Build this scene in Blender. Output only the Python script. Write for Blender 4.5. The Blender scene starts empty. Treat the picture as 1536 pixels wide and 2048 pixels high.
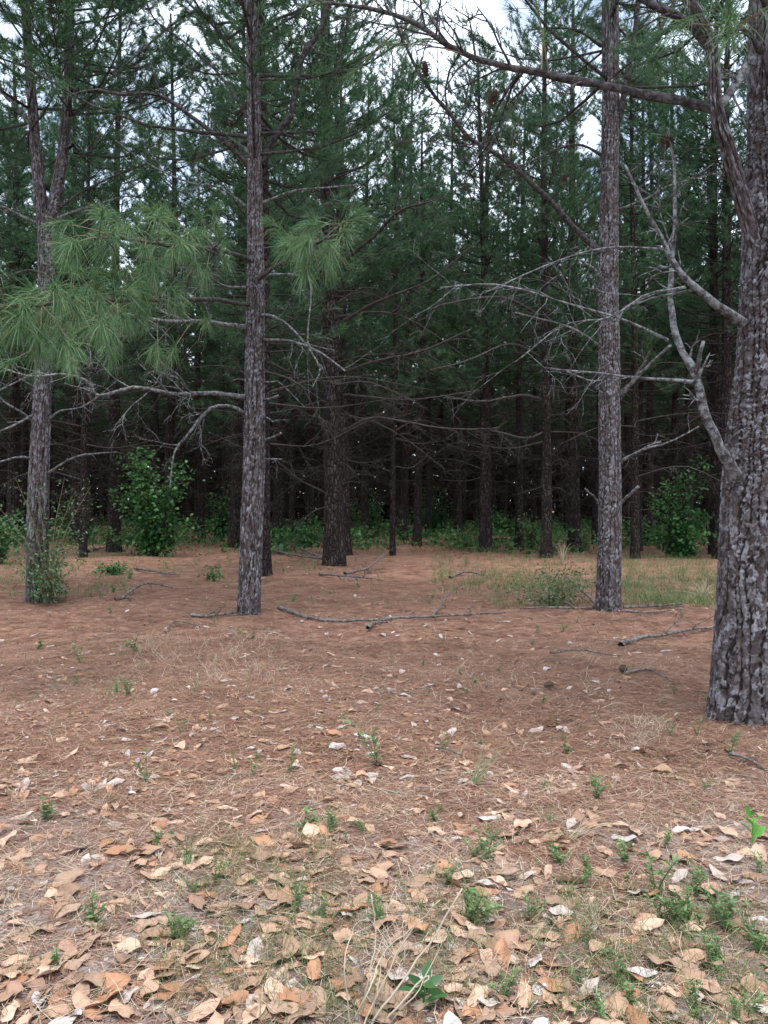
import bpy, math, random
import numpy as np
from mathutils import Vector

# ------------------------------------------------------------------ camera, world, sun, exposure
SC = bpy.context.scene
COL = SC.collection
R = math.radians
FPX, CAM_H, HORIZ = 1657.0, 1.5, 1010.0         # focal length and horizon measured on the 1536x2048 photograph

cam_d = bpy.data.cameras.new('camera')
cam_d.sensor_width = 36.0; cam_d.sensor_height = 36.0; cam_d.sensor_fit = 'AUTO'
cam_d.lens = FPX / 2048 * 36.0
cam_d.shift_y = -(1024 - HORIZ) / 2048
cam_d.clip_start = 0.05; cam_d.clip_end = 2000
cam = bpy.data.objects.new('camera', cam_d); COL.objects.link(cam)
cam.location = (0, 0, CAM_H); cam.rotation_euler = (R(90), 0, 0)
SC.camera = cam

SUN_EL, SUN_AZ = R(75), R(168)                   # azimuth measured clockwise from +Y: high, behind the camera
wd = bpy.data.worlds.new('World'); SC.world = wd; wd.use_nodes = True
nt = wd.node_tree; nt.nodes.clear()
def wn(t): return nt.nodes.new(t)
sky = wn('ShaderNodeTexSky'); sky.sky_type = 'NISHITA'; sky.sun_disc = False
sky.sun_elevation = SUN_EL; sky.sun_rotation = SUN_AZ; sky.air_density = 1.0; sky.dust_density = 2.0
tc = wn('ShaderNodeTexCoord'); no = wn('ShaderNodeTexNoise')
no.inputs['Scale'].default_value = 3.4; no.inputs['Detail'].default_value = 6; no.inputs['Roughness'].default_value = 0.55
rp = wn('ShaderNodeValToRGB'); rp.color_ramp.elements[0].position = 0.36; rp.color_ramp.elements[1].position = 0.52
rp.color_ramp.elements[0].color = (.15, .15, .15, 1); mx = wn('ShaderNodeMix'); mx.data_type = 'RGBA'; mx.inputs['B'].default_value = (6.4, 7.2, 8.5, 1)
bg = wn('ShaderNodeBackground'); bg.inputs['Strength'].default_value = 0.085
wo = wn('ShaderNodeOutputWorld')
nt.links.new(tc.outputs['Generated'], no.inputs['Vector']); nt.links.new(no.outputs['Fac'], rp.inputs['Fac'])
nt.links.new(rp.outputs['Color'], mx.inputs['Factor']); nt.links.new(sky.outputs['Color'], mx.inputs['A'])
nt.links.new(mx.outputs['Result'], bg.inputs['Color']); nt.links.new(bg.outputs['Background'], wo.inputs['Surface'])

sd = bpy.data.lights.new('sun', 'SUN'); sd.energy = 1.5; sd.angle = R(30); sd.color = (1.0, 0.97, 0.93)
so = bpy.data.objects.new('sun', sd); COL.objects.link(so)
sdir = Vector((math.sin(SUN_AZ) * math.cos(SUN_EL), math.cos(SUN_AZ) * math.cos(SUN_EL), math.sin(SUN_EL)))
so.rotation_euler = sdir.to_track_quat('Z', 'Y').to_euler(); so.location = (0, -10, 30)

SC.view_settings.view_transform = 'Standard'; SC.view_settings.look = 'None'
SC.view_settings.exposure = 1.78; SC.view_settings.gamma = 1.0
SC.render.engine = 'CYCLES'
SC.cycles.max_bounces = 5; SC.cycles.diffuse_bounces = 3; SC.cycles.glossy_bounces = 2; SC.cycles.transmission_bounces = 3
SC.cycles.use_denoising = True

rng = np.random.default_rng(7)
random.seed(7)

# ------------------------------------------------------------------ helpers
def unit(a): return a / np.maximum(np.linalg.norm(a, axis=-1, keepdims=True), 1e-9)

def P(x, y, D):                                   # a photograph pixel at depth D as a point of the place
    return np.array([(x - 768) / FPX * D, D, CAM_H + (HORIZ - y) / FPX * D])

def depth(y): return FPX * CAM_H / (y - HORIZ)   # depth of flat ground at a pixel row

FEET = [(2.55, 5.75, .42, .03), (-1.85, 11.3, .45, .035), (3.12, 11.5, .5, .035), (-5.39, 12.9, .5, .04), (-1.22, 20.3, .8, .10), (-2.2, 17.5, .6, .08), (5.5, 25, .8, .08)]
def gz(x, y):
    x = np.asarray(x, float); y = np.asarray(y, float)
    return (sum(h * np.exp(-((x - a) ** 2 + (y - b) ** 2) / r ** 2) for a, b, r, h in FEET) + 0.018 * np.sin(x * 1.7 + y * 0.6) + 0.016 * np.sin(x * 0.9 - y * 1.9 + 1.0) + 0.012 * np.sin(3.1 * x + 2.7 * y) + 0.007 * np.sin(7.3 * x - 4.1 * y + 2 * np.sin(y)) + 0.006 * np.sin(5.2 * y + 6.1 * x + 1)
            + 0.03 * np.sin(x * 0.31 + 2) * np.sin(y * 0.27))

def G(x, y):                                      # ground point under a pixel
    D = depth(y); X = (x - 768) / FPX * D
    return np.array([X, D, float(gz(X, D))])

def project(p): return 768 + p[0] / p[1] * FPX, HORIZ - (p[2] - CAM_H) / p[1] * FPX

class MB:
    def __init__(s): s.V = []; s.F = []; s.n = 0; s.A = {}
    def add(s, V, F, mat=0, smooth=True):
        V = np.asarray(V, float).reshape(-1, 3); F = np.asarray(F, int)
        s.V.append(V); s.F.append((F + s.n, mat, smooth)); s.n += len(V)
    def more(s, F, mat=0, smooth=True, back=0):
        s.F.append((np.asarray(F, int) + s.n - back, mat, smooth))
    def mesh(s, name, mats, attrs=None):
        me = bpy.data.meshes.new(name)
        V = np.concatenate(s.V); me.vertices.add(len(V)); me.vertices.foreach_set('co', V.ravel().astype(np.float32))
        loops = np.concatenate([f.ravel() for f, m, k in s.F]); tot = np.concatenate([np.full(len(f), f.shape[1]) for f, m, k in s.F])
        me.loops.add(len(loops)); me.loops.foreach_set('vertex_index', loops.astype(np.int32))
        me.polygons.add(len(tot)); me.polygons.foreach_set('loop_start', (np.cumsum(tot) - tot).astype(np.int32))
        me.polygons.foreach_set('material_index', np.concatenate([np.full(len(f), m) for f, m, k in s.F]).astype(np.int32))
        me.polygons.foreach_set('use_smooth', np.concatenate([np.full(len(f), k) for f, m, k in s.F]).astype(bool))
        for m in (mats if isinstance(mats, (list, tuple)) else [mats]): me.materials.append(m)
        for k, a in (attrs or {}).items():
            at = me.attributes.new(k, 'FLOAT', 'POINT'); at.data.foreach_set('value', np.asarray(a, np.float32))
        me.update(calc_edges=True)
        return me
    def build(s, name, mats, parent=None, attrs=None):
        return link(name, s.mesh(name, mats, attrs), parent)

def link(name, me, parent=None):
    o = bpy.data.objects.new(name, me); COL.objects.link(o)
    if parent is not None: o.parent = parent
    return o

def thing(name, label, cat, loc=(0, 0, 0), rz=0.0, group=None):
    o = bpy.data.objects.new(name, None); COL.objects.link(o); o.empty_display_size = 0.1
    o.location = [float(v) for v in loc]; o.rotation_euler = (0, 0, rz)
    return tag(o, label, cat, group)

def tag(o, label=None, cat=None, group=None, kind=None):
    if label: o['label'] = label
    if cat: o['category'] = cat
    if group: o['group'] = group
    if kind: o['kind'] = kind
    return o

def copy_tree(o, parent=None):
    c = o.copy(); COL.objects.link(c); c.parent = parent
    for ch in KIDS.get(o.name, []): copy_tree(ch, c)
    return c
KIDS = {}
def kid(o, parent): o.parent = parent; KIDS.setdefault(parent.name, []).append(o); return o

def spline(pts, n):
    p = np.asarray(pts, float)
    if len(p) == 2: p = np.array([p[0], (p[0] + p[1]) / 2, p[1]])
    e = np.vstack([2 * p[0] - p[1], p, 2 * p[-1] - p[-2]])
    t = np.linspace(0, len(p) - 1 - 1e-6, n); i = t.astype(int); f = (t - i)[:, None]
    a, b, c, d = e[i], e[i + 1], e[i + 2], e[i + 3]
    return 0.5 * (2 * b + (c - a) * f + (2 * a - 5 * b + 4 * c - d) * f ** 2 + (3 * b - a - 3 * c + d) * f ** 3)

def tube(mb, pts, rad, k=5, mat=0, lump=0.0, cap=True):
    p = np.asarray(pts, float); n = len(p); rad = np.asarray(rad, float) * np.ones(n)
    T = unit(np.gradient(p, axis=0)); m = T.mean(0)
    ref = np.array([1.0, 0.13, 0.05]) if abs(m[2]) > 0.6 * np.linalg.norm(m) else np.array([0.1, 0.07, 1.0])
    N = unit(np.cross(T, ref)); B = np.cross(T, N)
    a = np.arange(k) * 2 * math.pi / k
    r = rad[:, None] * (1 + (lump * rng.standard_normal((n, k)) if lump else 0))
    V = p[:, None] + r[..., None] * (np.cos(a)[None, :, None] * N[:, None] + np.sin(a)[None, :, None] * B[:, None])
    i = np.arange(n - 1)[:, None] * k; j = np.arange(k)[None]; j2 = (j + 1) % k
    F = np.stack([i + j, i + j2, i + k + j2, i + k + j], -1).reshape(-1, 4)
    mb.add(V.reshape(-1, 3), F, mat)
    if cap:
        mb.V.append(p[-1:] + T[-1:] * rad[-1] * 0.3); mb.n += 1
        c = n * k; q = (n - 1) * k
        mb.more([[q + x, q + (x + 1) % k, c] for x in range(k)], mat, True, back=n * k + 1)

def twig(mb, p, d, L, r, level, mat, droop=0.15, kink=0.25, k=4):
    n = 6; pts = [p]; dd = unit(d)
    for q in range(n - 1):
        dd = unit(dd + rng.standard_normal(3) * kink * 0.6 + np.array([0, 0, -droop * 0.35]))
        pts.append(pts[-1] + dd * L / (n - 1))
    pts = np.array(pts)
    tube(mb, pts, np.linspace(r, r * 0.35, n), k, mat)
    if level > 0:
        for q in range(rng.integers(2, 5)):
            t = rng.uniform(0.25, 0.95); i = min(int(t * (n - 1)), n - 2); f = t * (n - 1) - i
            s = pts[i] * (1 - f) + pts[i + 1] * f; tg = unit(pts[i + 1] - pts[i])
            side = unit(np.cross(tg, rng.standard_normal(3)))
            twig(mb, s, tg * 0.75 + side * rng.uniform(0.5, 1.0), L * rng.uniform(0.3, 0.6), r * 0.6, level - 1, mat, droop, kink, 3)
    return pts

def limb(mb, pts, r0, r1, twigs=6, tl=0.5, mat=0, level=1, k=7, wob=0.25, lump=0.1, tmin=0.25, droop=0.15, n=None):
    pts = np.asarray(pts, float)
    L = np.linalg.norm(np.diff(pts, axis=0), axis=1).sum(); n = n or max(8, int(L * 9))
    p = spline(pts, n)
    w = np.cumsum(rng.standard_normal((n, 3)), 0); w -= np.linspace(0, 1, n)[:, None] * w[-1:]
    p = p + w * wob * r0 * 0.5
    rr = np.linspace(r0, r1, n); rr[0] *= 1.35; rr[1] *= 1.15
    tube(mb, p, rr, k, mat, lump)
    for q in range(twigs):
        t = rng.uniform(tmin, 0.98) * (n - 1); i = min(int(t), n - 2); f = t - i
        s = p[i] * (1 - f) + p[i + 1] * f; tg = unit(p[i + 1] - p[i])
        side = unit(np.cross(tg, rng.standard_normal(3)))
        twig(mb, s, tg * 0.7 + side, tl * rng.uniform(0.4, 1.3), max(0.0022, min(rr[i] * 0.45, 0.011)), level, mat, droop)
    return p

def needles(mb, pos, axis, n, L, w, spread=1.0, stem=0.1, droop=0.2, seg=1, mat=0):
    pos = np.repeat(np.asarray(pos, float), n, 0); ax = np.repeat(unit(np.asarray(axis, float)), n, 0); N = len(pos)
    base = pos - ax * rng.uniform(0, 1, (N, 1)) * stem
    d = unit(ax * rng.uniform(0.15, 1.1, (N, 1)) + unit(rng.standard_normal((N, 3))) * rng.uniform(0.1, 0.85, (N, 1)) * spread)
    l = L * rng.uniform(0.7, 1.12, (N, 1)) * np.repeat(rng.uniform(.62, 1.12, (N // n, 1)), n, 0); dz = np.array([[0, 0, -1.0]]) * droop * l * rng.uniform(0.3, 1.2, (N, 1))
    s = unit(np.cross(d, rng.standard_normal((N, 3)))) * w / 2
    tip = base + d * l + dz
    if seg == 1:
        V = np.stack([base - s, base + s, tip], 1).reshape(-1, 3)
        mb.add(V, np.arange(3 * N).reshape(-1, 3), mat, False)
    else:
        mid = base + d * l * 0.55 + dz * 0.22
        V = np.stack([base - s * .8, base + s * .8, mid + s, mid - s, tip], 1).reshape(-1, 3)
        i = np.arange(N)[:, None] * 5
        mb.add(V, i + np.array([[0, 1, 2, 3]]), mat, False); mb.more(i + np.array([[3, 2, 4]]), mat, False, back=5 * N)

def leaflets(mb, pos, d, L, w, mat=0, fold=0.15, up=0.5):   # oval broad leaves: two folded halves each
    N = len(pos); d = unit(d); u = unit(rng.standard_normal((N, 3)) * (1 - up) + np.array([[0, 0, up * 1.6]]))
    s = unit(np.cross(d, u)); nrm = np.cross(s, d)
    l = (L * rng.uniform(0.6, 1.15, (N, 1))); ww = w * l / L
    a = pos; b = pos + d * l * .35 + s * ww / 2 + nrm * fold * ww; c = pos + d * l * .75 + s * ww * .36 + nrm * fold * ww
    t = pos + d * l - nrm * l * .08; e = pos + d * l * .75 - s * ww * .36 + nrm * fold * ww; f = pos + d * l * .35 - s * ww / 2 + nrm * fold * ww
    m = pos + d * l * .5
    V = np.stack([a, b, c, t, e, f, m], 1).reshape(-1, 3); i = np.arange(N)[:, None] * 7
    mb.add(V, i + np.array([[0, 1, 2, 6]]), mat, True); mb.more(i + np.array([[6, 2, 3, 4]]), mat, True, back=7 * N)
    mb.more(i + np.array([[0, 6, 4, 5]]), mat, True, back=7 * N)

# ------------------------------------------------------------------ materials
class NT:
    def __init__(s, name):
        s.m = bpy.data.materials.new(name); s.m.use_nodes = True; s.t = s.m.node_tree; s.t.nodes.clear()
        s.out = s.t.nodes.new('ShaderNodeOutputMaterial')
    def n(s, typ, **kw):
        nd = s.t.nodes.new('ShaderNode' + typ)
        for k, v in kw.items():
            if k.startswith('i_'):
                s.set(nd.inputs[k[2:].replace('_', ' ')], v)
            else: setattr(nd, k, v)
        return nd
    def set(s, inp, v):
        if hasattr(v, 'is_output'): s.t.links.new(v, inp)
        else: inp.default_value = v
    def noise(s, scale, detail=4, rough=0.55, vec=None):
        nd = s.n('TexNoise', i_Scale=scale, i_Detail=detail, i_Roughness=rough)
        if vec is not None: s.set(nd.inputs['Vector'], vec)
        return nd.outputs['Fac']
    def ramp(s, fac, stops):
        nd = s.n('ValToRGB'); cr = nd.color_ramp
        while len(cr.elements) < len(stops): cr.elements.new(0.5)
        for e, (p, c) in zip(cr.elements, stops): e.position = p; e.color = (*c, 1) if len(c) == 3 else c
        s.set(nd.inputs['Fac'], fac); return nd.outputs['Color']
    def mix(s, f, a, b, blend='MIX'):
        nd = s.n('Mix', data_type='RGBA', blend_type=blend)
        for q, v in ((nd.inputs['Factor'], f), (nd.inputs['A'], a), (nd.inputs['B'], b)):
            s.set(q, (*v, 1) if isinstance(v, tuple) and len(v) == 3 else v)
        return nd.outputs['Result']
    def math(s, op, a, b=0.0):
        nd = s.n('Math', operation=op); s.set(nd.inputs[0], a); s.set(nd.inputs[1], b); return nd.outputs[0]
    def mapping(s, vec, scale):
        nd = s.n('Mapping'); s.set(nd.inputs['Vector'], vec); nd.inputs['Scale'].default_value = scale; return nd.outputs[0]
    def obj(s): return s.n('TexCoord').outputs['Object']
    def rand_island(s): return s.n('NewGeometry').outputs['Random Per Island']
    def rand_obj(s): return s.n('ObjectInfo').outputs['Random']
    def finish(s, color, rough=0.9, bump=None, dist=0.01, trans=0.0, spec=0.3, strength=1.0):
        b = s.n('BsdfPrincipled'); s.set(b.inputs['Base Color'], color); s.set(b.inputs['Roughness'], rough)
        b.inputs['Specular IOR Level'].default_value = spec
        if bump is not None:
            bn = s.n('Bump', i_Distance=dist, i_Strength=strength); s.set(bn.inputs['Height'], bump); s.set(b.inputs['Normal'], bn.outputs[0])
        o = b.outputs[0]
        if trans > 0:
            tr = s.n('BsdfTranslucent'); s.set(tr.inputs['Color'], color)
            m = s.n('MixShader', i_Fac=trans); s.t.links.new(o, m.inputs[1]); s.t.links.new(tr.outputs[0], m.inputs[2]); o = m.outputs[0]
        s.t.links.new(o, s.out.inputs['Surface']); return s.m

def mat_bark_detail():
    t = NT('plated_pine_bark')
    plate = t.n('Attribute', attribute_name='plate').outputs['Fac']; fis = t.n('Attribute', attribute_name='fissure').outputs['Fac']
    o = t.obj(); nz = t.noise(9, 5, 0.65, o); fine = t.noise(60, 4, 0.6, t.mapping(o, (1, 1, 0.4)))
    streak = t.math('ADD', t.math('MULTIPLY', t.noise(30, 5, 0.7, t.mapping(o, (1, 1, 2.2))), .5), t.math('MULTIPLY', t.noise(24, 4, 0.65, t.mapping(o, (1, 1, .2))), .5))
    f = t.math('ADD', t.math('MULTIPLY', plate, 0.36), t.math('ADD', t.math('MULTIPLY', nz, 0.40), t.math('MULTIPLY', streak, 0.48)))
    c = t.ramp(f, [(0.32, (0.018, 0.014, 0.013)), (0.48, (0.044, 0.035, 0.033)), (0.60, (0.080, 0.069, 0.069)), (0.71, (0.160, 0.154, 0.163)), (0.88, (0.31, 0.31, 0.33))])
    red = t.ramp(t.noise(5.5, 5, 0.7, t.mapping(o, (1.5, 1.5, .5))), [(0.50, (0, 0, 0)), (0.66, (1, 1, 1))])
    c = t.mix(t.math('MULTIPLY', red, 0.6), c, (0.080, 0.052, 0.046))
    c = t.mix(t.ramp(fine, [(0.36, (0.55, 0.55, 0.55)), (0.52, (0, 0, 0))]), c, (0.045, 0.033, 0.030))
    c = t.mix(t.ramp(fis, [(0.20, (1, 1, 1)), (0.62, (0, 0, 0))]), c, (0.016, 0.011, 0.010))
    return t.finish(c, 0.92, fine, 0.004, spec=0.2)

def mat_bark_far():
    t = NT('shaded_pine_bark')  # bark tones darkened, the shade inside the wood is in the colour
    o = t.mapping(t.obj(), (1, 1, 0.42))
    v = t.n('TexVoronoi', feature='DISTANCE_TO_EDGE', i_Scale=16.0); t.set(v.inputs['Vector'], o)
    vc = t.n('TexVoronoi', i_Scale=16.0); t.set(vc.inputs['Vector'], o)
    nz = t.noise(7, 5, 0.65, o)
    f = t.math('ADD', t.math('MULTIPLY', vc.outputs['Color'], 0.35), t.math('MULTIPLY', nz, 0.6))
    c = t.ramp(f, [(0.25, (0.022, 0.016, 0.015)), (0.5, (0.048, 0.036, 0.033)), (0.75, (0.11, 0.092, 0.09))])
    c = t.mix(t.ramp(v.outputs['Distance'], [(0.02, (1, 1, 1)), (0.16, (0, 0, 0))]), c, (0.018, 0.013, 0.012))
    h = t.ramp(v.outputs['Distance'], [(0.0, (0, 0, 0)), (0.2, (1, 1, 1))])
    return t.finish(c, 0.95, h, 0.03, spec=0.15)

def mat_twig(name, a, b, lichen):
    t = NT(name); o = t.obj()
    c = t.ramp(t.noise(14, 5, 0.7, o), [(0.3, a), (0.7, b)])
    if lichen: c = t.mix(t.ramp(t.noise(22, 5, 0.75, o), [(0.44, (0, 0, 0)), (0.60, (1, 1, 1))]), c, lichen)
    return t.finish(c, 0.95, t.noise(70, 3), 0.004, spec=0.15)

def mat_leafy(name, stops, trans=0.25, rough=0.5, spec=0.35, per='island'):
    t = NT(name); r = t.rand_island()
    if per == 'both': r = t.math('FRACT', t.math('ADD', r, t.rand_obj()))
    return t.finish(t.ramp(r, stops), rough, trans=trans, spec=spec)

def mat_dry(name, stops, blotch, trans=0.08):
    t = NT(name); o = t.obj()
    r = t.math('FRACT', t.math('ADD', t.rand_island(), t.rand_obj()))
    c = t.ramp(r, stops)
    c = t.mix(t.ramp(t.noise(28, 5, 0.7, o), [(0.5, (0, 0, 0)), (0.68, (0.75, 0.75, 0.75))]), c, blotch)
    c = t.mix(t.ramp(t.noise(150, 3, 0.7, o), [(0.56, (0, 0, 0)), (0.7, (0.5, 0.5, 0.5))]), c, (0.12, 0.075, 0.05))
    return t.finish(c, 0.7, t.noise(60, 3, 0.6, o), 0.004, trans=trans, spec=0.3)

M = dict(
    bark=mat_bark_detail(), barkfar=mat_bark_far(),
    limb_dark=mat_twig('silhouette_limb_bark', (0.014, 0.011, 0.010), (0.042, 0.034, 0.032), (0.085, 0.080, 0.078)),  # limb colour lowered so the upper limbs read as silhouettes
    limb_grey=mat_twig('lichen_limb_bark', (0.026, 0.022, 0.021), (0.080, 0.074, 0.073), (0.21, 0.22, 0.22)),
    limb_mid=mat_twig('grey_dead_twig_bark', (0.022, 0.018, 0.017), (0.085, 0.074, 0.069), None),
    brush=mat_twig('shadow_brush', (0.016, 0.013, 0.011), (0.035, 0.032, 0.024), None),  # dark colour stands in for shadow deep in the wood
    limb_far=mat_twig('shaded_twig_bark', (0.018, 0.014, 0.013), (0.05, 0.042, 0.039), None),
    twig_brown=mat_twig('tan_twig_bark', (0.10, 0.075, 0.05), (0.22, 0.17, 0.12), None),
    log=mat_twig('fallen_limb_bark', (0.035, 0.027, 0.024), (0.10, 0.08, 0.07), (0.20, 0.185, 0.175)),
    needle=mat_leafy('pine_needles', [(0.0, (0.055, 0.125, 0.055)), (0.6, (0.095, 0.185, 0.078)), (0.95, (0.15, 0.24, 0.095)), (1.0, (0.26, 0.19, 0.09))], 0.35),
    needle_far=mat_leafy('canopy_needles', [(0.0, (0.032, 0.080, 0.042)), (0.6, (0.055, 0.125, 0.058)), (1.0, (0.10, 0.185, 0.070))], 0.40),
    broad=mat_leafy('broad_leaves', [(0.0, (0.030, 0.095, 0.030)), (0.7, (0.050, 0.145, 0.042)), (1.0, (0.10, 0.21, 0.055))], 0.30),
    small=mat_leafy('small_grey_leaves', [(0.0, (0.055, 0.115, 0.048)), (1.0, (0.12, 0.20, 0.080))], 0.25),
    weed=mat_leafy('weed_leaves', [(0.0, (0.085, 0.155, 0.055)), (0.7, (0.13, 0.21, 0.078)), (1.0, (0.24, 0.29, 0.12))], 0.30, per='both'),
    bright=mat_leafy('bright_green_leaves', [(0.0, (0.08, 0.26, 0.04)), (1.0, (0.14, 0.36, 0.06))], 0.3),
    grass=mat_leafy('grass_blades', [(0.0, (0.065, 0.13, 0.038)), (0.7, (0.12, 0.19, 0.060)), (1.0, (0.32, 0.27, 0.15))], 0.25),
    grass_blue=mat_leafy('blue_green_grass', [(0.0, (0.07, 0.15, 0.06)), (0.7, (0.14, 0.23, 0.10)), (1.0, (0.30, 0.28, 0.15))], 0.25),
    dry=mat_leafy('dry_grass', [(0.0, (0.33, 0.26, 0.18)), (1.0, (0.58, 0.50, 0.38))], 0.15, 0.8),
    straw=mat_leafy('fallen_needles', [(0.0, (0.080, 0.040, 0.029)), (0.45, (0.195, 0.100, 0.067)), (0.85, (0.33, 0.187, 0.128)), (1.0, (0.47, 0.34, 0.25))], 0.0, 0.8, 0.2),
    leaf_tan=mat_dry('tan_dry_leaf', [(0.0, (0.27, 0.165, 0.108)), (0.5, (0.42, 0.265, 0.178)), (1.0, (0.52, 0.365, 0.270))], (0.22, 0.135, 0.09)),
    leaf_orange=mat_dry('orange_dry_leaf', [(0.0, (0.27, 0.135, 0.075)), (1.0, (0.42, 0.225, 0.128))], (0.25, 0.115, 0.06)),
    leaf_pale=mat_dry('pale_dry_leaf', [(0.0, (0.36, 0.285, 0.24)), (1.0, (0.45, 0.415, 0.40))], (0.42, 0.36, 0.32)),
    leaf_brown=mat_dry('brown_dry_leaf', [(0.0, (0.22, 0.13, 0.085)), (1.0, (0.33, 0.225, 0.16))], (0.14, 0.09, 0.06)),
    cone=mat_twig('cone_scales', (0.05, 0.035, 0.028), (0.20, 0.15, 0.115), None),
    break_wood=mat_twig('broken_wood', (0.38, 0.27, 0.16), (0.55, 0.42, 0.28), None),
)

def mat_ground():
    t = NT('pine_straw_floor'); o = t.obj()
    big = t.noise(0.9, 5, 0.6, o); mid = t.noise(7, 6, 0.65, o)
    st1 = t.noise(34, 5, 0.7, t.mapping(o, (1, 3.2, 1))); st2 = t.noise(34, 5, 0.7, t.mapping(o, (3.2, 1, 1)))
    f = t.math('ADD', t.math('MULTIPLY', mid, 0.55), t.math('MULTIPLY', t.math('MAXIMUM', st1, st2), 0.6))
    f = t.math('ADD', f, t.math('MULTIPLY', t.math('SUBTRACT', t.noise(2.3, 5, 0.65, o), 0.52), 0.5))
    c = t.ramp(f, [(0.38, (0.064, 0.034, 0.026)), (0.54, (0.172, 0.091, 0.063)), (0.68, (0.29, 0.165, 0.115)), (0.86, (0.42, 0.29, 0.22))])
    sep = t.n('SeparateXYZ'); t.set(sep.inputs[0], o)
    near = t.math('ADD', t.math('MULTIPLY', sep.outputs['Y'], -0.20), t.math('MULTIPLY', big, 1.6))   # sandy soil nearest the verge
    sand = t.ramp(t.noise(20, 6, 0.75, o), [(0.3, (0.15, 0.110, 0.092)), (0.55, (0.28, 0.235, 0.215)), (0.75, (0.46, 0.43, 0.42))])
    c = t.mix(t.ramp(near, [(0.0, (0, 0, 0)), (0.20, (0.9, 0.9, 0.9))]), c, sand)
    return t.finish(c, 0.95, f, 0.03, spec=0.15)
M['ground'] = mat_ground()

# ------------------------------------------------------------------ the ground: one sheet to the horizon
def axis_steps(lo, hi, fine_lo, fine_hi, step):
    a = list(np.arange(fine_lo, fine_hi, step)); s = step
    v = fine_hi
    while v < hi: a.append(v); s *= 1.25; v += s
    a.append(hi); s = step; v = fine_lo - step; b = []
    while v > lo: b.append(v); s *= 1.25; v -= s
    b.append(lo); return np.array(b[::-1] + a)
xs = axis_steps(-600, 600, -4, 4, 0.07); ys = axis_steps(-300, 900, 1.5, 13, 0.07)
X, Y = np.meshgrid(xs, ys); Z = gz(X, Y) + np.where(np.hypot(X, Y) < 14, 0.006 * rng.standard_normal(X.shape), 0)
nx, ny = len(xs), len(ys)
i = (np.arange(ny - 1)[:, None] * nx + np.arange(nx - 1)[None]).ravel()
gm = MB(); gm.add(np.stack([X, Y, Z], -1), np.stack([i, i + 1, i + nx + 1, i + nx], -1))
ground = tag(gm.build('ground', M['ground']), 'reddish brown pine straw floor with sandy patches', kind='structure')

# ------------------------------------------------------------------ pine bark trunks
def voro(u, v, nu, nv, seed, p=3.0):
    g = np.random.default_rng(seed); J = g.uniform(0.08, 0.92, (nu, nv, 2)); C = g.uniform(0, 1, (nu, nv))
    iu = np.floor(u).astype(int); iv = np.floor(v).astype(int)
    f1 = np.full(u.shape, 9.0); f2 = f1.copy(); cid = np.zeros(u.shape)
    for du in (-1, 0, 1):
        for dv in (-1, 0, 1):
            cu = (iu + du) % nu; cv = np.clip(iv + dv, 0, nv - 1)
            d = (np.abs(1.25 * (iu + du + J[cu, cv, 0] - u)) ** p + np.abs(iv + dv + J[cu, cv, 1] - v) ** p) ** (1 / p)
            c = C[cu, cv]; nearer = d < f1
            f2 = np.where(nearer, f1, np.minimum(f2, d)); cid = np.where(nearer, c, cid); f1 = np.where(nearer, d, f1)
    return f2 - f1, cid

def waves(A, H, g, n, fa, fh):                 # smooth noise that closes round the trunk
    o = np.zeros_like(A)
    for q in range(n): o += np.sin(int(g.integers(-fa, fa + 1)) * A + g.uniform(-fh, fh) * H + g.uniform(0, 6.28))
    return o / math.sqrt(n)

def smooth(a, b, x): t = np.clip((x - a) / (b - a), 0, 1); return t * t * (3 - 2 * t)

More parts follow.
